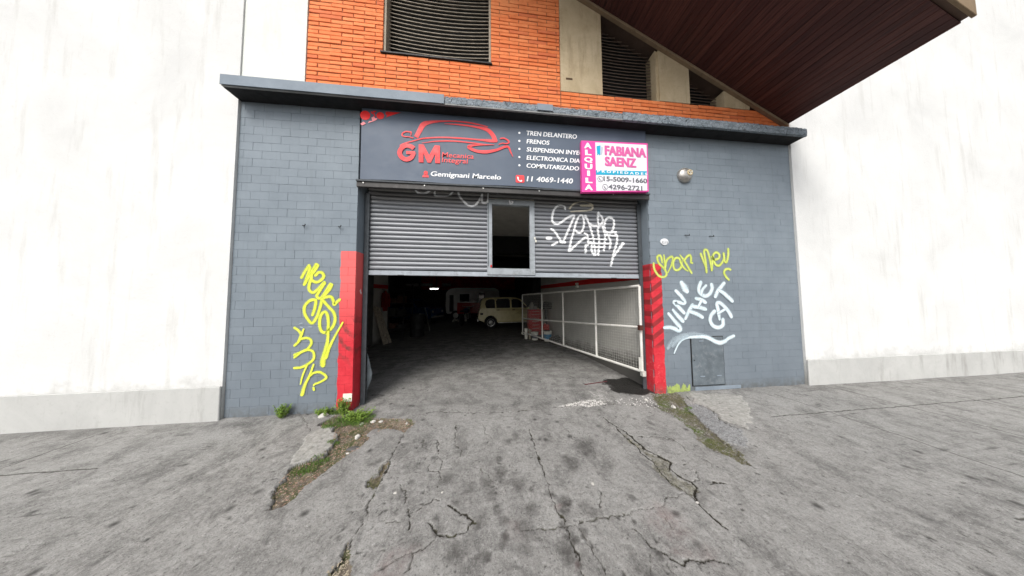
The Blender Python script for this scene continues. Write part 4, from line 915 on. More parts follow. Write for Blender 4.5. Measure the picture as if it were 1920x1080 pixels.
E = [[(310,170,26),(290,125,24),(220,115),(160,160),(125,250),(125,350),(190,385),(250,360),(330,300),(400,265),(440,270),(410,340),(350,480),(280,640)],
 [(110,460,34),(160,500),(220,590),(265,655)],[(50,590,46),(95,590,46)],[(120,690,26),(185,655,34)],[(245,642,38),(300,650,34)],
 [(440,470),(500,510),(550,490),(580,380),(560,270),(510,272),(460,380),(430,500),(390,630),(368,765,40)],[(368,768,46),(440,710),(530,630),(600,580),(640,590)],
 [(600,275,44),(640,350),(690,500),(720,620),(740,780),(725,830,34)],[(655,380,34),(720,412),(850,402)],[(785,232,40),(780,320),(790,400),(780,480),(800,640),(785,825,34)],[(790,235),(840,290),(850,350),(810,400)],
 [(880,500),(875,370),(930,292),(1000,320),(1012,400),(990,480),(960,520)],[(880,380),(850,440),(882,500),(880,640),(865,765)],[(590,520),(630,560),(640,680),(603,695),(603,790,36)],[(640,652,24),(690,660,28),(690,780),(740,830)],
 [(900,500),(930,560),(962,650),(948,740)],[(860,500,24),(950,512,24),(1040,500,24)],[(900,550,20),(1060,560,22)],[(1020,510),(1055,560),(1050,660),(1010,800),(968,985)],[(1140,670,44),(1060,780),(1000,860)],
 [(640,665,18),(770,670,18),(950,672,24)],[(680,722,18),(860,722,20)],[(620,600,16),(760,606,14),(900,615,16)]]
graffiti(sh, E, (1020,370), 7.71, M_WSH, 30, Y=SHY-.012, yfun=shy, label='white sprayed scrawl')
graffiti(sh, [[(372,165,26),(395,128,26),(440,92,24),(540,66,22),(640,80,22),(698,120,26),(690,170,28),(620,193,22),(500,202,20),(385,208,14)],[(535,122,30),(700,124,34)]], (1020,370), 7.71, M_CREAM, 24, Y=SHY-.012, yfun=shy, base=.010, label='cream sprayed hat shape')
for K_ in ([[(605,70),(640,115),(700,128),(760,110),(805,75)]],[[(835,75,12),(825,145,22),(880,155),(970,150),(1020,110),(1050,85)]],[[(1470,105),(1495,135,22),(1520,110)]]): graffiti(sh, K_, (670,340), 5.683, M_WSH, 20, Y=SHY-.012, yfun=shy, base=.001)
graffiti(sh, [[(1070,85),(1090,160),(1140,220),(1190,258),(1250,255),(1300,200),(1330,145)],[(1330,145),(1330,220),(1380,228)],[(1395,100,8),(1390,230,16)]], (670,340), 5.683, M_WSH, 24, Y=SHY-.012, yfun=shy, base=.003)
for K_ in ([[(1620,222,20),(1628,250,14),(1636,232,10)]],[[(1642,222,10),(1656,228,14),(1644,246,14)]]): graffiti(sh, K_, (670,340), 5.683, M_WSH, 14, Y=SHY-.012, yfun=shy, base=.003)
for x0, x1, nm in ((-1.824,-1.762,'L'), (2.505,2.566,'R')):
    g = MB().box(x0, x1, SHY-.045, SHY-.028, .0, 3.08); g.box(x0 if nm == 'L' else x1-.008, x0+.008 if nm == 'L' else x1, SHY-.027, SHY+.045, .0, 3.08)
    tag(g.build('shutter_guide', M_GUIDE), 'dark steel shutter guide rail at the %s edge of the doorway' % ('left' if nm == 'L' else 'right'), 'rail', 'shutter guide rails')

# ---------------------------------------------------------------- garage interior
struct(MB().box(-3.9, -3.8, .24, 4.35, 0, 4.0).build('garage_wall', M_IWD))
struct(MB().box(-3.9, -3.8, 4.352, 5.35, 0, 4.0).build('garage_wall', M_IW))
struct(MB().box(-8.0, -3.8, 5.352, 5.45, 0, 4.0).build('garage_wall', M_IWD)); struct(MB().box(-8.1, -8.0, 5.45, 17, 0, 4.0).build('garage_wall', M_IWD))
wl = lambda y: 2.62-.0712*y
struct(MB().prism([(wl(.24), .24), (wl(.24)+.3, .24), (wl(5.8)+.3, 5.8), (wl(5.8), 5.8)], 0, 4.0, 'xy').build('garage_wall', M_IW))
tag(MB().box(wl(5.8)-.02, wl(5.8)+.30, 5.802, 6.1, 0, 4.0).build('pillar', simple('dark_pillar_paint', (.05,.05,.055), .8)), 'dark pillar where the white garage wall ends', 'pillar')
struct(MB().box(2.5, 6.5, 8.9, 9.0, 0, 4.0).build('garage_wall', M_IWD))
struct(MB().box(6.4, 6.5, 5.0, 8.9, 0, 4.0).build('garage_wall', M_IWD)); struct(MB().box(2.55, 6.4, 6.102, 6.15, 0, 4.0).build('garage_wall', M_IWD))
struct(MB().box(2.5, 2.6, 9.0, 17, 0, 4.0).build('garage_wall', M_IWD))
bk = MB().box(-8.1, 2.6, 16.6, 16.7, 0, 4.0).build('back_wall', M_IWD); struct(bk)
struct(MB().box(-8.1, 6.6, .245, 16.7, 4.0, 4.1).build('garage_ceiling', M_CEIL))
struct(MB().box(-8.1, -3.9, .1, .24, 0, 4.2).build('front_inner_wall', M_IWD)); struct(MB().box(3.0, 6.6, .245, .3, 0, 4.0).build('front_inner_wall', M_IWD))
struct(MB().box(-3.9, -1.84, .242, .30, 0, 4.0).build('front_inner_wall', M_IWD)); struct(MB().box(-1.84, 2.6, .235, .30, 3.15, 4.0).build('front_inner_wall', M_IWD))
tag(MB().box(-6, 2.4, 16.52, 16.598, 2.3, 3.5).build('red_wall_band', M_REDW), 'dark red painted band high on the back wall', 'panel')
for i, (px, w_, lab) in enumerate(((773,24,'left'),(801,20,'middle'),(838,16,'right'))):  # pale panels paint in faint light reflections on the back wall
    p = W(px, 534, 16.5); tag(MB().box(p[0]-w_/41, p[0]+w_/41, 16.40, 16.518, p[2]-.14, p[2]+.12).build('reflection_panel', simple('pale_reflection_%d' % i, (.75,.68,.66), .5), bevel=.01), 'pale panel painted as a faint light reflection high on the back wall, %s of three' % lab, 'shelf', 'painted light reflections on the back wall')
for i, (yb, lab) in enumerate(((5.3,'nearest'),(9.6,'middle'),(13.5,'farthest'))):
    bt = thing('ceiling_beam', 'dark beam under the garage ceiling, %s of three' % lab, 'beam', (0, yb, 3.3), 'dark ceiling beams')
    MB().box(-8, 2.5 if yb > 8.8 else 6.4, yb, yb+.35, 3.30, 3.998).build('beam_body', M_BLK, bt)
    if i == 0: MB().bar((-1.2, yb+.9, 3.05), (3.0, yb+3.6, 3.35), .16, .28).build('brace', M_BLK, bt)
# lit tube
tl = thing('tube_lamp', 'lit fluorescent tube hanging deep in the dark garage', 'lamp', (-3.26, 10, 2.1))
a, c = W(806.5,541.5,10), W(821.5,541.5,10)
MB().tube([(a[0],10,a[2]),(c[0],10,c[2])], .024, 10).build('tube', emit('tube_light', (1,1,.97), 4.0), tl)
MB().box(a[0]-.06, c[0]+.06, 9.97, 10.03, a[2]+.045, a[2]+.10).build('batten', M_BKW, tl)
MB().tube([(a[0]+.1,10,a[2]+.1),(a[0]+.1,10,4.0)], .006, 6).build('cord', M_BLK, tl); MB().tube([(c[0]-.1,10,a[2]+.1),(c[0]-.1,10,4.0)], .006, 6).build('cord', M_BLK, tl)
# outlet box on the red stripe
p = W(1083, 535, 2.55); xw = wl(2.6)
ob = thing('socket_box', 'small cream electrical socket box on the red wall stripe', 'socket box', (xw, 2.6, 1.9))
q_ = ray(1083, 535); tt = (2.62-.0712*CAM[1]*-1*-1 - CAM[0])/1 if False else None
# intersection of the sight line with the slanted wall
tt = (2.62-.0712*CAM[1]-CAM[0])/(q_[0]+.0712*q_[1]); pw_ = CAM+q_*tt
MB().box(pw_[0]-.05, pw_[0]+.012, pw_[1]-.05, pw_[1]+.05, pw_[2]-.065, pw_[2]+.065).build('case', M_BKW, ob, bevel=.006)
MB().box(pw_[0]-.053, pw_[0]-.0505, pw_[1]-.02, pw_[1]+.02, pw_[2]-.02, pw_[2]+.02).build('socket', M_BLK, ob)
cb = MB(); cb.tube([(pw_[0],pw_[1],pw_[2]+.065),(pw_[0]+.01,pw_[1]+.1,pw_[2]+.3),(pw_[0]+.0,pw_[1]+.9,2.9)], .006, 6); cb.build('cable', M_BLK, ob)

# mesh gate, swung inward
gt = thing('mesh_gate', 'long white tube gate with wire mesh, swung open into the garage', 'gate', (2.50, .16, 0))
g0 = Vector((2.497, .16, 0)); gd = Vector((-.2545, 1, 0)).normalized(); GLn = 4.97
def gp(s_, z): return g0+gd*s_+Vector((0,0,z))
zb = lambda s_: .283+(.205-.283)*s_/GLn; zt = lambda s_: 1.687+(1.625-1.687)*s_/GLn; zm = lambda s_: 1.0+(.715-1.0)*s_/GLn
MB().tube([gp(0,zb(0)), gp(GLn,zb(GLn))], .024, 8).build('rail', M_GATE, gt, smooth=True); MB().tube([gp(0,zt(0)), gp(GLn,zt(GLn))], .024, 8).build('rail', M_GATE, gt, smooth=True)
MB().tube([gp(0,zm(0)), gp(GLn,zm(GLn))], .023, 8).build('rail', M_GATE, gt, smooth=True)
def s_of(px):   # distance along the gate of a sight line
    q_ = ray(px, 600); A_ = np.array([[gd.x, -q_[0]],[gd.y, -q_[1]]]); return float(np.linalg.solve(A_, [CAM[0]-g0.x, CAM[1]-g0.y])[0])
posts = [.0, s_of(1117), s_of(1056), s_of(1016.5), GLn]
for s_ in posts: MB().tube([gp(s_,zb(s_)), gp(s_,zt(s_))], .022, 8).build('post', M_GATE, gt, smooth=True)
MB().tube([gp(.03,zb(0)), gp(.03,.50)], .025, 8).build('hinge_sleeve', M_GATE, gt, smooth=True)
MB().box(2.44, 2.50, .10, .16, .96, 1.04).build('hinge', simple('rusty_hinge', (.10,.035,.025), .9, var=.4), gt); MB().box(2.46, 2.52, .10, .16, .22, .30).build('hinge', M_WIRE, gt)
for i in range(4):
    a, b_ = posts[i], posts[i+1]
    for lo, hi in ((zb, zm), (zm, zt)):
        mbw = MB(); n = max(1, int((b_-a)/.05))
        for k in range(1, n): s_ = a+(b_-a)*k/n; mbw.tube([gp(s_, lo(s_)), gp(s_, hi(s_))], .0014, 4, cap=False)
        mz = int((hi(a)-lo(a))/.05)
        for k in range(1, mz): u = k/mz; mbw.tube([gp(a, lo(a)+(hi(a)-lo(a))*u), gp(b_, lo(b_)+(hi(b_)-lo(b_))*u)], .0014, 4, cap=False)
        mbw.build('wire_mesh', M_WIRE, gt, kind='stuff')

# red tool cabinet, buckets and tyres behind the gate
rc = thing('tool_cabinet', 'tall red drawer cabinet behind the far end of the mesh gate', 'cabinet', (1.75, 4.95, 0))
MB().box(1.52, 2.06, 5.02, 5.42, .06, 1.05).build('body', M_REDC, rc, bevel=.01)
for k in range(7): MB().box(1.55, 2.03, 5.0, 5.018, .10+k*.13, .215+k*.13).build('drawer', M_REDC, rc, bevel=.004)
for k in range(7): MB().box(1.65, 1.93, 4.988, 4.999, .195+k*.13, .207+k*.13).build('handle', M_STEEL, rc)
eb = thing('small_engine', 'pale metal motor part standing on the red cabinet', 'motor', (1.72, 5.2, 1.05))
MB().lathe([(.09,1.052),(.10,1.10),(.10,1.22),(.06,1.27),(.03,1.33)], (1.68,5.2,0), 'z', 14).build('housing', M_STEEL, eb, smooth=True); MB().box(1.76, 1.88, 5.12, 5.28, 1.052, 1.17).build('bracket', M_STEEL, eb, bevel=.01)
ty = thing('machine', 'black round-topped machine standing behind the mesh gate', 'machine', (2.08, 4.9, 0))
MB().lathe([(.20,1.10),(.23,1.14),(.23,1.30),(.20,1.34),(.05,1.36)], (2.08,4.55,0), 'z', 18).build('head', M_BLK, ty, smooth=True); MB().tube([(2.08,4.55,.05),(2.08,4.55,1.12)], .05, 8).build('column', M_BLK, ty); MB().lathe([(.18,0),(.18,.05),(.06,.08)], (2.08,4.55,0), 'z', 14).build('foot', M_BLK, ty)
def bucket(label, x, y, h, r, band, fill=None):
    t = thing('bucket', label, 'bucket', (x,y,0), 'buckets along the wall')
    MB().lathe([(r*.84,.004),(r,h),(r*1.05,h),(r*1.05,h-.03),(r*.98,h-.031),(r*.80,.01)], (x,y,0), 'z', 18).build('pail', M_BKW, t, smooth=True)
    if band: MB().lathe([(r*.86+.004,h*.25),(r*.95+.004,h*.70)], (x,y,0), 'z', 18).build('label_band', band, t, smooth=True)
    MB().tube([(x+r*1.02*math.cos(a_),y-.01-r*.35*math.sin(a_),h-.02-.12*math.sin(a_)) for a_ in np.linspace(0,math.pi,9)], .004, 5).build('wire_handle', M_STEEL, t)
bucket('white bucket with blue label under the red cabinet', 2.02, 4.15, .36, .14, M_BLUE)
bucket('small white paint bucket at the foot of the red cabinet', 1.63, 4.45, .27, .13, M_GREY)
tag(MB().box(1.90, 2.12, 4.25, 4.45, .365, .55).box(1.94,2.0,4.28,4.42,.55,.60).build('fuel_can', M_REDC, bevel=.02), 'small red can above the blue labelled bucket', 'can')
tag(MB().box(1.88, 2.14, 4.24, 4.46, .0, .363).build('crate', M_BLK, bevel=.01), 'black crate behind the blue labelled bucket', 'crate')
pc = thing('piston_part', 'cream hooked pipe piece standing at the gate end', 'pipe', (1.42, 4.75, 0))
MB().tube([(1.36,4.7,.0),(1.36,4.7,.36)], .06, 10).build('pipe', M_BKW, pc, smooth=True); MB().lathe([(.075,.30),(.075,.38)], (1.36,4.7,0), 'z', 12).build('collar', M_BKW, pc); MB().tube([(1.36,4.7,.22),(1.27,4.68,.17),(1.21,4.67,.19),(1.19,4.67,.24)], .022, 8).build('hook', M_BKW, pc, smooth=True)
pc2 = tag(MB().lathe([(.05,.0),(.055,.12),(.05,.2),(.06,.3),(.04,.36)], (1.49,4.62,0), 'z', 12).build('jar', simple('murky_jar', (.33,.30,.23), .5)), 'murky beige jar beside the cream pipe piece', 'jar')
bg_ = MB(); 
for k in range(5): bg_.lathe([(.02,0),(.12,.02),(.13,.10),(.09,.17),(.02,.19)], (2.10+.07*k, 3.85+.07*(k%2), .0+.03*(k%3)), 'z', 10)
tag(bg_.build('tool_bag', M_BLK, smooth=True), 'lumpy black bag on the floor behind the gate', 'bag')
tag(MB().bar((G(1096,722)[0],G(1096,722)[1],.010),(G(1138,716)[0],G(1138,716)[1],.010),.010,.008).build('red_rod', simple('red_rod_paint', (.14,.04,.045), .7)), 'thin reddish rod lying on the floor near the gate', 'rod')

# left side: leaning boards, jacket, bent sheet
bd = [((-3.42,4.36),(-3.78,4.36),1.26,.09),((-3.35,4.62),(-3.77,4.62),1.20,.08)]
for i, ((fx,fy),(tx,ty_),h,wd) in enumerate(bd):
    for k in range(2 if i == 0 else 1):
        b = MB().bar((fx+.02*k,fy+.12*k,.005), (tx+.02*k,ty_+.12*k,h-.03*k), wd, .03, (0,1,0))
        tag(b.build('timber_board', M_TIMB, bevel=.003), ['pale board leaning on the left garage wall, nearest of three','pale board leaning on the left garage wall, middle of three','narrow pale board leaning on the left wall, farthest of three'][i*2+k], 'board', 'boards leaning on the left wall')
jk = thing('hanging_jacket', 'dark red work jacket hanging high on the left garage wall', 'jacket', (-3.75, 4.95, 1.2))
b = MB(); n = 14; vs = []; prof = [(0,.03,.03),(-.06,.07,.05),(-.14,.13,.07),(-.3,.12,.08),(-.45,.14,.07),(-.6,.12,.06),(-.72,.13,.04)]
for dz, ry, rx in prof:
    for k in range(n): t = 2*math.pi*k/n; f = 1+.12*math.sin(3*t+dz*9); vs.append((-3.69+rx*f*math.cos(t), 4.92+ry*f*math.sin(t), 1.80+dz))
b.add(vs, [(i*n+k, i*n+(k+1)%n, (i+1)*n+(k+1)%n, (i+1)*n+k) for i in range(len(prof)-1) for k in range(n)]); b.build('torso', M_CLOTH, jk, smooth=True)
for s_ in (-1, 1): MB().tube([(-3.68,4.92+s_*.15,1.70),(-3.66,4.92+s_*.22,1.5),(-3.67,4.92+s_*.23,1.22)], [.055,.06,.045], 8).build('sleeve', M_CLOTH, jk, smooth=True)
MB().tube([(-3.8,4.92,1.84),(-3.7,4.92,1.82)], .01, 6).build('peg', M_IRON, jk)
p = [G(692,698), G(684,702)]
b = MB(); b.add([(-1.80,.27,.0),(-1.80,.27,.70),(-1.745,.30,.40),(-1.76,.32,.30),(-1.80,.285,.16)], [(0,1,2,3,4)]).add([(-1.80,.274,.0),(-1.80,.274,.70),(-1.745,.304,.40),(-1.76,.324,.30),(-1.80,.289,.16)], [(4,3,2,1,0)])
tag(b.build('bent_sheet', M_GALV), 'torn galvanised sheet corner sticking out at the left door jamb', 'metal sheet')
ld = thing('dark_shelving', 'dark loaded shelving beyond the leaning boards', 'shelving', (-3.3, 6, 0))
for k in range(4): MB().box(-4.3, -3.3, 5.6, 6.6, .3+.5*k, .34+.5*k).build('shelf', M_IRON, ld)
for x_ in (-4.3,-3.34):
    for y_ in (5.6,6.56): MB().box(x_, x_+.04, y_, y_+.04, 0, 2.1).build('upright', M_IRON, ld)
for k in range(9): MB().box(-4.2+.3*(k%3), -3.98+.3*(k%3), 5.7, 6.1, .345+.5*(k//3), .345+.5*(k//3)+random.uniform(.15,.35)).build('stored_box', simple('dusty_box_%d' % k, random.choice([(.04,.04,.04),(.10,.05,.035),(.05,.05,.045)]), .9), ld, bevel=.01)
r_ = thing('oil_drum', 'dark oil drum standing past the leaning boards', 'drum', (-2.75, 5.9, 0)); MB().lathe([(.27,0),(.27,.28),(.28,.30),(.27,.32),(.27,.58),(.28,.60),(.27,.62),(.27,.88),(.25,.885)], (-2.9,5.9,0), 'z', 20).build('barrel', M_IRON, r_, smooth=True); MB().lathe([(.03,.886),(.03,.90)], (-2.8,5.9,0), 'z', 8).build('bung', M_STEEL, r_)
tag(MB().bar((-2.75,7.2,.0),(-3.0,7.3,1.1),.05,.02).build('metal_bar', M_STEEL), 'pale metal bar leaning in the dark left of the garage', 'bar')

# ---------------------------------------------------------------- vehicles
def car(label, cat, loc, rot, paint, paint2, nm='parked_car'):
    """small old hatchback, nose along +x; x 0 rear bumper .. 3.66; width 1.5"""
    t = local_thing(nm, label, cat, loc, rot)
    def L_(b, name, mat, par=t, **k): return b.build(name, mat, par, **k)
    Wd = .74
    def arch(cx, r=.33, cz=.30, n=9): return [(cx+r*math.cos(a), cz+r*math.sin(a)*1.05) for a in np.linspace(0, math.pi, n)]
    lower = [(.03,.42),(.0,.55),(.05,.80),(.10,.98)]+[(.14,1.0),(2.72,1.0),(3.35,.95),(3.58,.88),(3.64,.60),(3.60,.36),(3.42,.30)]+arch(3.07)+[(2.70,.26),(1.00,.26)]+arch(.62)+[(.24,.34)]
    b = MB(); n = len(lower); vs = []
    for y_, ins in ((-Wd,0.0),(-Wd*.97,.0),(Wd*.97,.0),(Wd,0.0)):
        for x_, z_ in lower: vs.append((x_, y_, z_))
    def side(y_, tum):
        out = []
        for x_, z_ in lower:
            k = .03*max(0, (z_-.62)/.38)**1.5+.02*max(0,(.5-z_)/.24); out.append((x_, y_*(1-k/.74*1.0), z_))
        return out
    a, c = side(-Wd,1), side(Wd,1)
    b.add(a+c, [tuple(range(n)), tuple(range(2*n-1,n-1,-1))]+[(i,(i+1)%n,n+(i+1)%n,n+i) for i in range(n)])
    L_(b, 'body', paint, bevel=.03, smooth=True, seg=2)
    gh = [(.10,.985),(.16,1.38),(.28,1.52),(.9,1.545),(1.7,1.55),(2.05,1.51),(2.22,1.42),(2.62,.985)]
    b = MB(); vs = []
    for s_ in (-1, 1):
        for x_, z_ in gh: k = .70-.13*(z_-.985)/.56; vs.append((x_, s_*k, z_))
    n = len(gh); b.add(vs, [tuple(range(n)), tuple(range(2*n-1,n-1,-1))]+[(i,(i+1)%n,n+(i+1)%n,n+i) for i in range(n)]); L_(b, 'cabin', paint, bevel=.035, smooth=True, seg=2)
    yk = lambda z_: .70-.13*(z_-.985)/.56
    for s_ in (-1, 1):
        for P in ([(.40,1.01),(.34,1.20),(.40,1.38),(.56,1.46),(.78,1.46),(.84,1.36),(.84,1.01)],[(.91,1.01),(.89,1.36),(.97,1.47),(1.54,1.48),(1.61,1.40),(1.61,1.01)],[(1.69,1.01),(1.69,1.42),(1.77,1.47),(2.02,1.46),(2.14,1.38),(2.48,1.04),(2.46,1.01)]):
            b = MB(); b.add([(x_, s_*(yk(z_)+.004), z_) for x_, z_ in P], [tuple(range(len(P)))]); g = L_(b, 'side_window', M_GLASS)
        for P in ([(.93,.30),(.88,.98),(1.63,.98),(1.63,.30)],[(1.66,.30),(1.66,.98),(2.52,.96),(2.48,.30)]):
            b = MB(); y0, y1 = s_*(Wd+.0006), s_*(Wd+.007); m_ = len(P); kk = lambda z_: (1-.03*max(0,(z_-.62)/.38)**1.5/.74-.02*max(0,(.5-z_)/.24)/.74)
            b.add([(x_, y0*kk(z_), z_) for x_, z_ in P]+[(x_, y1*kk(z_), z_) for x_, z_ in P], [tuple(range(m_)), tuple(range(2*m_-1,m_-1,-1))]+[(i,(i+1)%m_,m_+(i+1)%m_,m_+i) for i in range(m_)]); d_ = L_(b, 'door', paint2)
            hx = P[1][0]+.06; L_(MB().box(hx, hx+.12, min(s_*(Wd-.01),s_*(Wd+.02)), max(s_*(Wd-.01),s_*(Wd+.02)), .90, .925), 'handle', M_IRON, d_)
        L_(MB().box(1.0, 2.7, min(s_*(Wd-.05),s_*(Wd+.012)), max(s_*(Wd-.05),s_*(Wd+.012)), .262, .30), 'sill', M_CHR)
        for wx_ in (.62, 3.07):
            w_ = MB().lathe([(.17,s_*.56),(.285,s_*.565),(.30,s_*.60),(.30,s_*.68),(.285,s_*.715),(.19,s_*.72)], (wx_,0,.30), 'y', 24); wh = L_(w_, 'wheel', M_RUB, smooth=True)
            L_(MB().lathe([(.195,s_*.700),(.185,s_*.722),(.12,s_*.712),(.09,s_*.735),(.02,s_*.742)], (wx_,0,.30), 'y', 20), 'rim', M_CHR, wh, smooth=True)
        L_(MB().box(.0, .07, min(s_*.58,s_*.69), max(s_*.58,s_*.69), .60, .80), 'tail_light', M_TAIL, bevel=.01)
        L_(MB().box(.10, .24, min(s_*.738,s_*.748), max(s_*.738,s_*.748), .68, .78), 'filler_cap', M_BLK, bevel=.01)
        L_(MB().lathe([(.09,0),(.09,.05),(.02,.07)], (3.58,s_*.52,.72), 'x', 16), 'headlight', M_CHR)
        L_(MB().box(2.46, 2.52, min(s_*.72,s_*.80), max(s_*.72,s_*.80), 1.02, 1.12), 'mirror', M_BLK, bevel=.01)
    L_(MB().prism([(.085,1.03),(.175,1.34),(.185,1.34),(.095,1.03)], -.52, .52), 'rear_window', M_GLASS)
    L_(MB().prism([(2.235,1.40),(2.60,1.01),(2.615,1.01),(2.25,1.40)], -.55, .55), 'windscreen', M_GLASS)
    L_(MB().box(-.05, .03, -.68, .68, .36, .46), 'rear_bumper', M_CHR, bevel=.015); L_(MB().box(3.62, 3.70, -.68, .68, .36, .46), 'front_bumper', M_CHR, bevel=.015)
    return t
rc_ = car('cream vintage hatchback parked sideways inside the garage', 'car', (-.60, 8.22, 0), math.radians(5), M_CARC, M_CARC2)
MB().add([(0.02,-.70,1.30),(-.30,-.66,1.52),(-.30,.66,1.52),(.02,.70,1.30),(.2,-.60,1.40),(.2,.60,1.40)], [(0,1,2,3),(0,3,5,4)]).build('raised_tailgate', M_IRON, rc_)
car('dark navy car barely visible at the back left of the garage', 'car', (-6.6, 11.6, 0), math.radians(-18), M_NAVY, M_NAVY)

vn = thing('camper_van', 'dirty white van body with a red lower half behind the cream car', 'van', (-1.1, 12.6, 0))
p1, p2 = W(838,541,12), W(936,544,12)
prof = [(-2.95,.45),(-3.0,1.0),(-2.97,1.9),(-2.75,2.18),(-2.2,2.26),(.4,2.24),(.70,2.10),(.75,1.6),(.75,.45)]
MB().prism(prof, 12.0, 13.9).build('body', M_VAN, vn, bevel=.05, smooth=True, seg=2)
MB().box(-2.2, .72, 11.975, 12.0, .45, 1.22).build('skirt', M_VANR, vn, bevel=.01)
MB().box(-2.2, -1.0, 11.96, 11.974, 1.215, 1.25).build('chrome_trim', M_CHR, vn); MB().box(-.8, .3, 11.96, 11.974, 1.215, 1.25).build('chrome_trim', M_CHR, vn)
for x0, x1, z0, z1 in ((-2.0,-1.4,1.32,1.78),(-.72,-.35,1.36,1.86)):
    f_ = MB().box(x0-.03, x1+.03, 11.975, 12.0, z0-.03, z1+.03).build('window_frame', M_BLK, vn); MB().box(x0, x1, 11.968, 11.9745, z0, z1).build('pane', M_GLASS, f_)
MB().box(-2.72, -2.45, 11.98, 11.998, .6, 1.75).build('door', M_BLK, vn)
for x_ in (-2.3, .1):
    w_ = MB().lathe([(.2,11.98),(.33,11.985),(.34,12.1),(.34,12.2)], (x_,0,.34), 'y', 20).build('wheel', M_RUB, vn); MB().lathe([(.19,11.97),(.02,11.96)], (x_,0,.34), 'y', 16).build('rim', M_CHR, w_)

mo = local_thing('motorcycle', 'dark motorcycle parked at the rear of the cream car', 'motorcycle', (-1.35, 9.5, 0), math.radians(75))
for x_ in (-.62, .62):
    w_ = MB().lathe([(.24,-.05),(.31,-.045),(.32,0),(.31,.045),(.24,.05),(.22,0),(.24,-.05)], (x_,0,.32), 'y', 22).build('wheel', M_RUB, mo, smooth=True)
    MB().lathe([(.20,-.02),(.20,.02),(.04,.05)], (x_,0,.32), 'y', 14).build('rim', M_CHR, w_)
MB().lathe([(.05,-.3),(.14,-.2),(.16,0),(.12,.2),(.04,.28)], (.12,0,.80), 'x', 12).build('tank', M_NAVY, mo, smooth=True); MB().box(-.62,-.08,-.12,.12,.74,.84).build('seat', M_RUB, mo, bevel=.03)
MB().box(-.18,.22,-.14,.14,.30,.62).build('engine', M_STEEL, mo, bevel=.03); MB().tube([(.62,.07,.32),(.42,.07,1.0)], .02, 8).tube([(.62,-.07,.32),(.42,-.07,1.0)], .02, 8).build('fork', M_CHR, mo)
MB().tube([(.34,-.36,1.06),(.44,-.2,1.0),(.44,.2,1.0),(.34,.36,1.06)], .014, 8).build('handlebar', M_CHR, mo, smooth=True); MB().lathe([(.09,.0),(.08,-.10),(.02,-.13)], (.56,0,.92), 'x', 14).build('headlight', M_CHR, mo)
MB().tube([(.2,.15,.35),(-.3,.17,.28),(-.75,.18,.36)], [.02,.03,.045], 8).build('exhaust', M_CHR, mo, smooth=True); MB().tube([(-.62,0,.32),(-.1,0,.7),(.42,0,.95)], .025, 6).build('frame', M_IRON, mo)
rg = MB()
for k in range(9): rg.lathe([(.02,0),(.10,.02),(.09,.09),(.03,.13)], (-2.25+.10*k+random.uniform(-.04,.04), 10.9+random.uniform(-.12,.12), random.uniform(0,.1)), 'z', 7)
tag(rg.build('rag_heap', M_BKW, smooth=True), 'pale heap of rags on the floor before the white van', 'rags')

# ---------------------------------------------------------------- weeds, stones, litter
def leafmat(name, a, b_):
    n = NT(name, .55, spec=.3); n.col(n.mix(n.ramp(n.noise(25, 4), .3, .7), a, b_)); n.b.inputs['Subsurface Weight'].default_value = 0; return n.m
M_LEAF = leafmat('weed_leaf', (.09,.17,.02), (.21,.32,.05)); M_GRASS = leafmat('grass_blade', (.055,.13,.018), (.15,.22,.05)); M_STALK = leafmat('weed_stalk', (.10,.13,.04), (.15,.17,.06)); M_DRY = leafmat('dry_moss', (.085,.085,.032), (.155,.145,.065))
def leaf(b, p, az, el, L_, wd):
    d = Vector((math.cos(az)*math.cos(el), math.sin(az)*math.cos(el), math.sin(el))); s_ = d.cross(Vector((0,0,1))).normalized(); u = s_.cross(d)
    p = Vector(p); b.add([p, p+d*L_*.4+s_*wd*.5+u*L_*.06, p+d*L_*.45+u*L_*.12, p+d*L_*.4-s_*wd*.5+u*L_*.06, p+d*L_-Vector((0,0,L_*.12))], [(0,1,2),(0,2,3),(1,4,2),(2,4,3)])
def weed(label, x, y, h, spread, stems, lsz):
    t = thing('leafy_weed', label, 'weed', (x,y,ZG(x,y)), 'leafy weeds at the foot of the left wall')
    st = MB(); lf = MB()
    for k in range(stems):
        az = random.uniform(0, 6.28); r = spread*random.random(); top = (x+r*math.cos(az), y+r*math.sin(az)*.7, h*random.uniform(.55,1.0)); root = (x+.3*r*math.cos(az), y+.3*r*math.sin(az), ZG(x,y)-.01)
        st.tube([root, tuple((root[i]+top[i])/2+(0,0,.02)[i] for i in range(3)), top], [.003,.0025,.0015], 5)
        for j in range(15):
            u = .2+.8*j/14; p = [root[i]+(top[i]-root[i])*u for i in range(3)]; leaf(lf, p, random.uniform(0,6.28), random.uniform(-.1,.9), lsz*random.uniform(.6,1.1), lsz*.55)
    st.build('stem', M_STALK, t); lf.build('leaves', M_LEAF, t)
g_ = [G(649,778), G(563,772), G(655,790), G(610,774)]
weed('bushy bright green weed against the left red corner', -1.90, -.08, .21, .10, 36, .030)
weed('leafy weed at the left end of the grey wall foot', -2.62, -.07, .17, .11, 26, .030)
weed('low spreading weed in front of the bushy one', -1.66, -.19, .08, .24, 48, .032)
weed('small weed along the wall between the two larger ones', -2.12, -.08, .09, .14, 26, .030)
def pts_in(P, n, dens=None):
    x0, y0 = P.min(0); x1, y1 = P.max(0); out = []
    while len(out) < n:
        c = RNG.random((n*2, 2))*[x1-x0, y1-y0]+[x0, y0]; ok = inpoly(P, c[:,0], c[:,1]); out += [tuple(q) for q in c[ok]]
    return out[:n]
gr = MB()
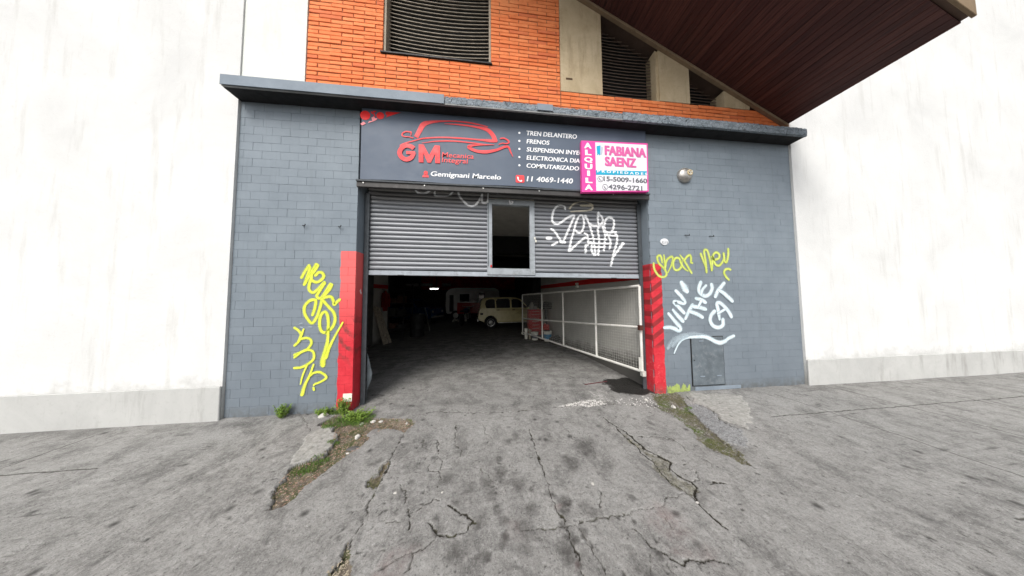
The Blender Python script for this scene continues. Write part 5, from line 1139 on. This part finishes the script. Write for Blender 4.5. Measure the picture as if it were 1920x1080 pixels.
tuft = [(G(630,775),.09,.05),(G(612,772),.10,.06),(G(660,785),.16,.05),(G(675,790),.15,.045),(G(640,788),.20,.04),(G(690,783),.10,.03),(G(620,800),.10,.03),(G(626,830),.06,.025),(G(600,862),.08,.03),(G(570,880),.10,.03),(G(1290,765),.06,.015)]
for c_, R_, h in tuft:
    for k in range(int(2600*R_)):
        a_ = random.uniform(0,6.28); r = R_*math.sqrt(random.random()); x_, y_ = c_[0]+r*math.cos(a_), min(-.02, c_[1]+r*math.sin(a_)*.6); z_ = ZG(x_, y_); hh = h*random.uniform(.4,1.2); lx, ly = random.uniform(-.5,.5)*hh, random.uniform(-.5,.5)*hh; wv = .002
        az = random.uniform(0,3.14); sx, sy = wv*math.cos(az), wv*math.sin(az)
        gr.add([(x_-sx,y_-sy,z_),(x_+sx,y_+sy,z_),(x_+lx*.5+sx*.7,y_+ly*.5+sy*.7,z_+hh*.6),(x_+lx*.5-sx*.7,y_+ly*.5-sy*.7,z_+hh*.6),(x_+lx,y_+ly,z_+hh*.9)], [(0,1,2,3),(3,2,4)])
tag(gr.build('grass', M_GRASS), 'short green grass growing from the soil strip and wall foot', 'grass', kind='stuff')
ms = MB()
for P, n, h in ((SOILP[0], 2200, .014),(SOILP[1], 220, .012),(MOSSP[0], 3800, .014)):
    for x_, y_ in pts_in(P, n):
        if vnoise(np.array([x_]), np.array([y_]), 6, 77)[0] < .46: continue
        z_ = ZG(x_, y_)-.002
        for k in range(2): leaf(ms, (x_,y_,z_), random.uniform(0,6.28), random.uniform(.1,1.2), h*random.uniform(.7,1.6), .004)
tag(ms.build('moss', M_DRY), 'dull green moss growing in the broken joints of the pavement', 'moss', kind='stuff')
def scatter(P, n, s0, s1, flat, keep=None):
    b = MB()
    for x_, y_ in pts_in(P, n):
        z_ = ZG(x_, y_); s_ = random.uniform(s0, s1); a_ = random.uniform(0, 6.28); t1, t2 = random.uniform(-.3,.3), random.uniform(-.3,.3); k = random.uniform(.3,.8)
        if flat: b.add([(x_+s_*math.cos(a_+q)*(1 if i%2 else k), y_+s_*math.sin(a_+q)*(1 if i%2 else k), z_+.003+s_*(t1 if i%2 else t2)*.4) for i, q in enumerate((0,1.57,3.14,4.71))], [(0,1,2,3)])
        else:
            v = [(x_+s_*random.uniform(.6,1)*math.cos(a_+q), y_+s_*random.uniform(.6,1)*math.sin(a_+q), z_-.001) for q in (0,1.26,2.5,3.77,5)]
            w_ = [(p_[0]*.6+x_*.4, p_[1]*.6+y_*.4, z_+s_*random.uniform(.4,.8)) for p_ in v]; b.add(v+w_, [(5,6,7,8,9)]+[(i,(i+1)%5,5+(i+1)%5,5+i) for i in range(5)])
    return b
ll = simple('dry_leaf_litter', (.40,.26,.20), .9, var=.5, sc=40, bump=0); l2 = simple('pale_leaf_litter', (.42,.36,.27), .9, var=.4, sc=30, bump=0)
tag(scatter(SOILP[0], 1300, .004, .011, True).build('leaf_litter', ll), 'reddish brown crumbled leaf litter on the left soil strip', 'litter', kind='stuff')
b = scatter(SOILP[0], 700, .003, .008, True); b2 = scatter(SOILP[2], 260, .003, .009, True); b.add(b2.v, b2.f); b3 = scatter(polyW(OL,[(540,170),(650,175),(660,200),(600,225),(540,200)]), 160, .004, .010, True); b.add(b3.v, b3.f)
tag(b.build('dry_debris', l2), 'pale dry twigs and crumbs strewn over the soil strip', 'litter', kind='stuff')
wr = simple('white_plaster_chips', (.55,.53,.50), .9, var=.25, sc=40); gy = simple('grey_grit', (.22,.21,.20), .9, var=.4, sc=40)
b = scatter(DUSTC, 260, .003, .014, False); b9 = scatter(DUSTP[0], 160, .0015, .006, False); b.add(b9.v, b9.f); b2 = scatter(polyW(OR,[(600,60),(780,40),(860,90),(840,110),(700,90),(600,85)]), 90, .003, .012, False); b.add(b2.v, b2.f)
tag(b.build('plaster_rubble', wr), 'white plaster crumbs spilled along the doorway threshold', 'rubble', kind='stuff')
b = scatter(MOSSP[0], 500, .002, .009, False); b2 = scatter(np.array([(-2.4,-2.0),(3.2,-2.0),(2.6,.3),(-1.7,.3)]), 420, .0012, .0045, False); b.add(b2.v, b2.f); b2 = scatter(SOILP[0], 350, .002, .007, False); b.add(b2.v, b2.f)
tag(b.build('gravel', gy), 'loose grey grit on the driveway and in the broken joints', 'gravel', kind='stuff')
M_STN = simple('pale_stone', (.50,.48,.44), .85, var=.25, sc=30)
def stone(label, px, py, r, fl=.6, mat=M_STN):
    p_ = G(px, py); bm = bmesh.new(); bmesh.ops.create_icosphere(bm, subdivisions=2, radius=r)
    sx, sy = random.uniform(.8,1.3), random.uniform(.7,1.1); sd_ = random.uniform(0,9)
    for v in bm.verts:
        q = v.co/r; f = 1+.16*math.sin(q.x*3+sd_)+.12*math.sin(q.y*5+sd_*2)+.10*math.sin(q.z*4+sd_); v.co = Vector((v.co.x*sx*f, v.co.y*sy*f, v.co.z*fl*f))
        if v.co.z < -r*.25: v.co.z = -r*.25
    me = bpy.data.meshes.new('stone'); bm.to_mesh(me); bm.free()
    o = link('stone', me, mat, loc=(p_[0], p_[1], ZG(p_[0],p_[1])+r*.2)); tag(o, label, 'stone', 'loose stones and rubble pieces')
stone('pale broken rock at the foot of the left grey wall', 607, 781, .045, .8); stone('white stone lying in the middle of the leaf litter', 670, 818, .034, .9); stone('white flat stone beside the grass, leftmost of three in a row', 679, 792, .030, .35)
stone('white stone beside the grass, middle of three in a row', 699, 789, .027, .7); stone('white stone beside the grass, rightmost of three in a row', 714, 788, .026, .45); stone('small pale stone on the reddish litter at the driveway corner', 763, 792, .017, .7)
stone('large flat grey slab fragment in the soil strip', 703, 810, .085, .16, gy); stone('dark flat fragment at the edge of the driveway slab', 664, 839, .050, .25, simple('dark_fragment', (.10,.095,.09), .9, var=.3)); stone('small pale stone near the lower litter', 652, 850, .012)
stone('round white stone on the mossy strip at right', 1263, 762, .032, .8); stone('pale chip by the right red corner', 1211, 750, .022, .9); stone('small white pebble on the driveway, left of centre', 741, 924, .009); stone('small white pebble on the driveway near the centre crack', 829, 923, .009); stone('white pebble on the driveway, right of the long joint', 1111, 907, .012); stone('small yellow-white chip in the long right crack', 1307, 943, .010)
stone('small dark and white object at the left jamb foot', 675, 758, .022, .9)
nd = [o.name for o in bpy.data.objects if o.type == 'MESH']
print('objects', len(nd), 'tris', sum(len(p.vertices)-2 for me in bpy.data.meshes for p in me.polygons) if False else '')
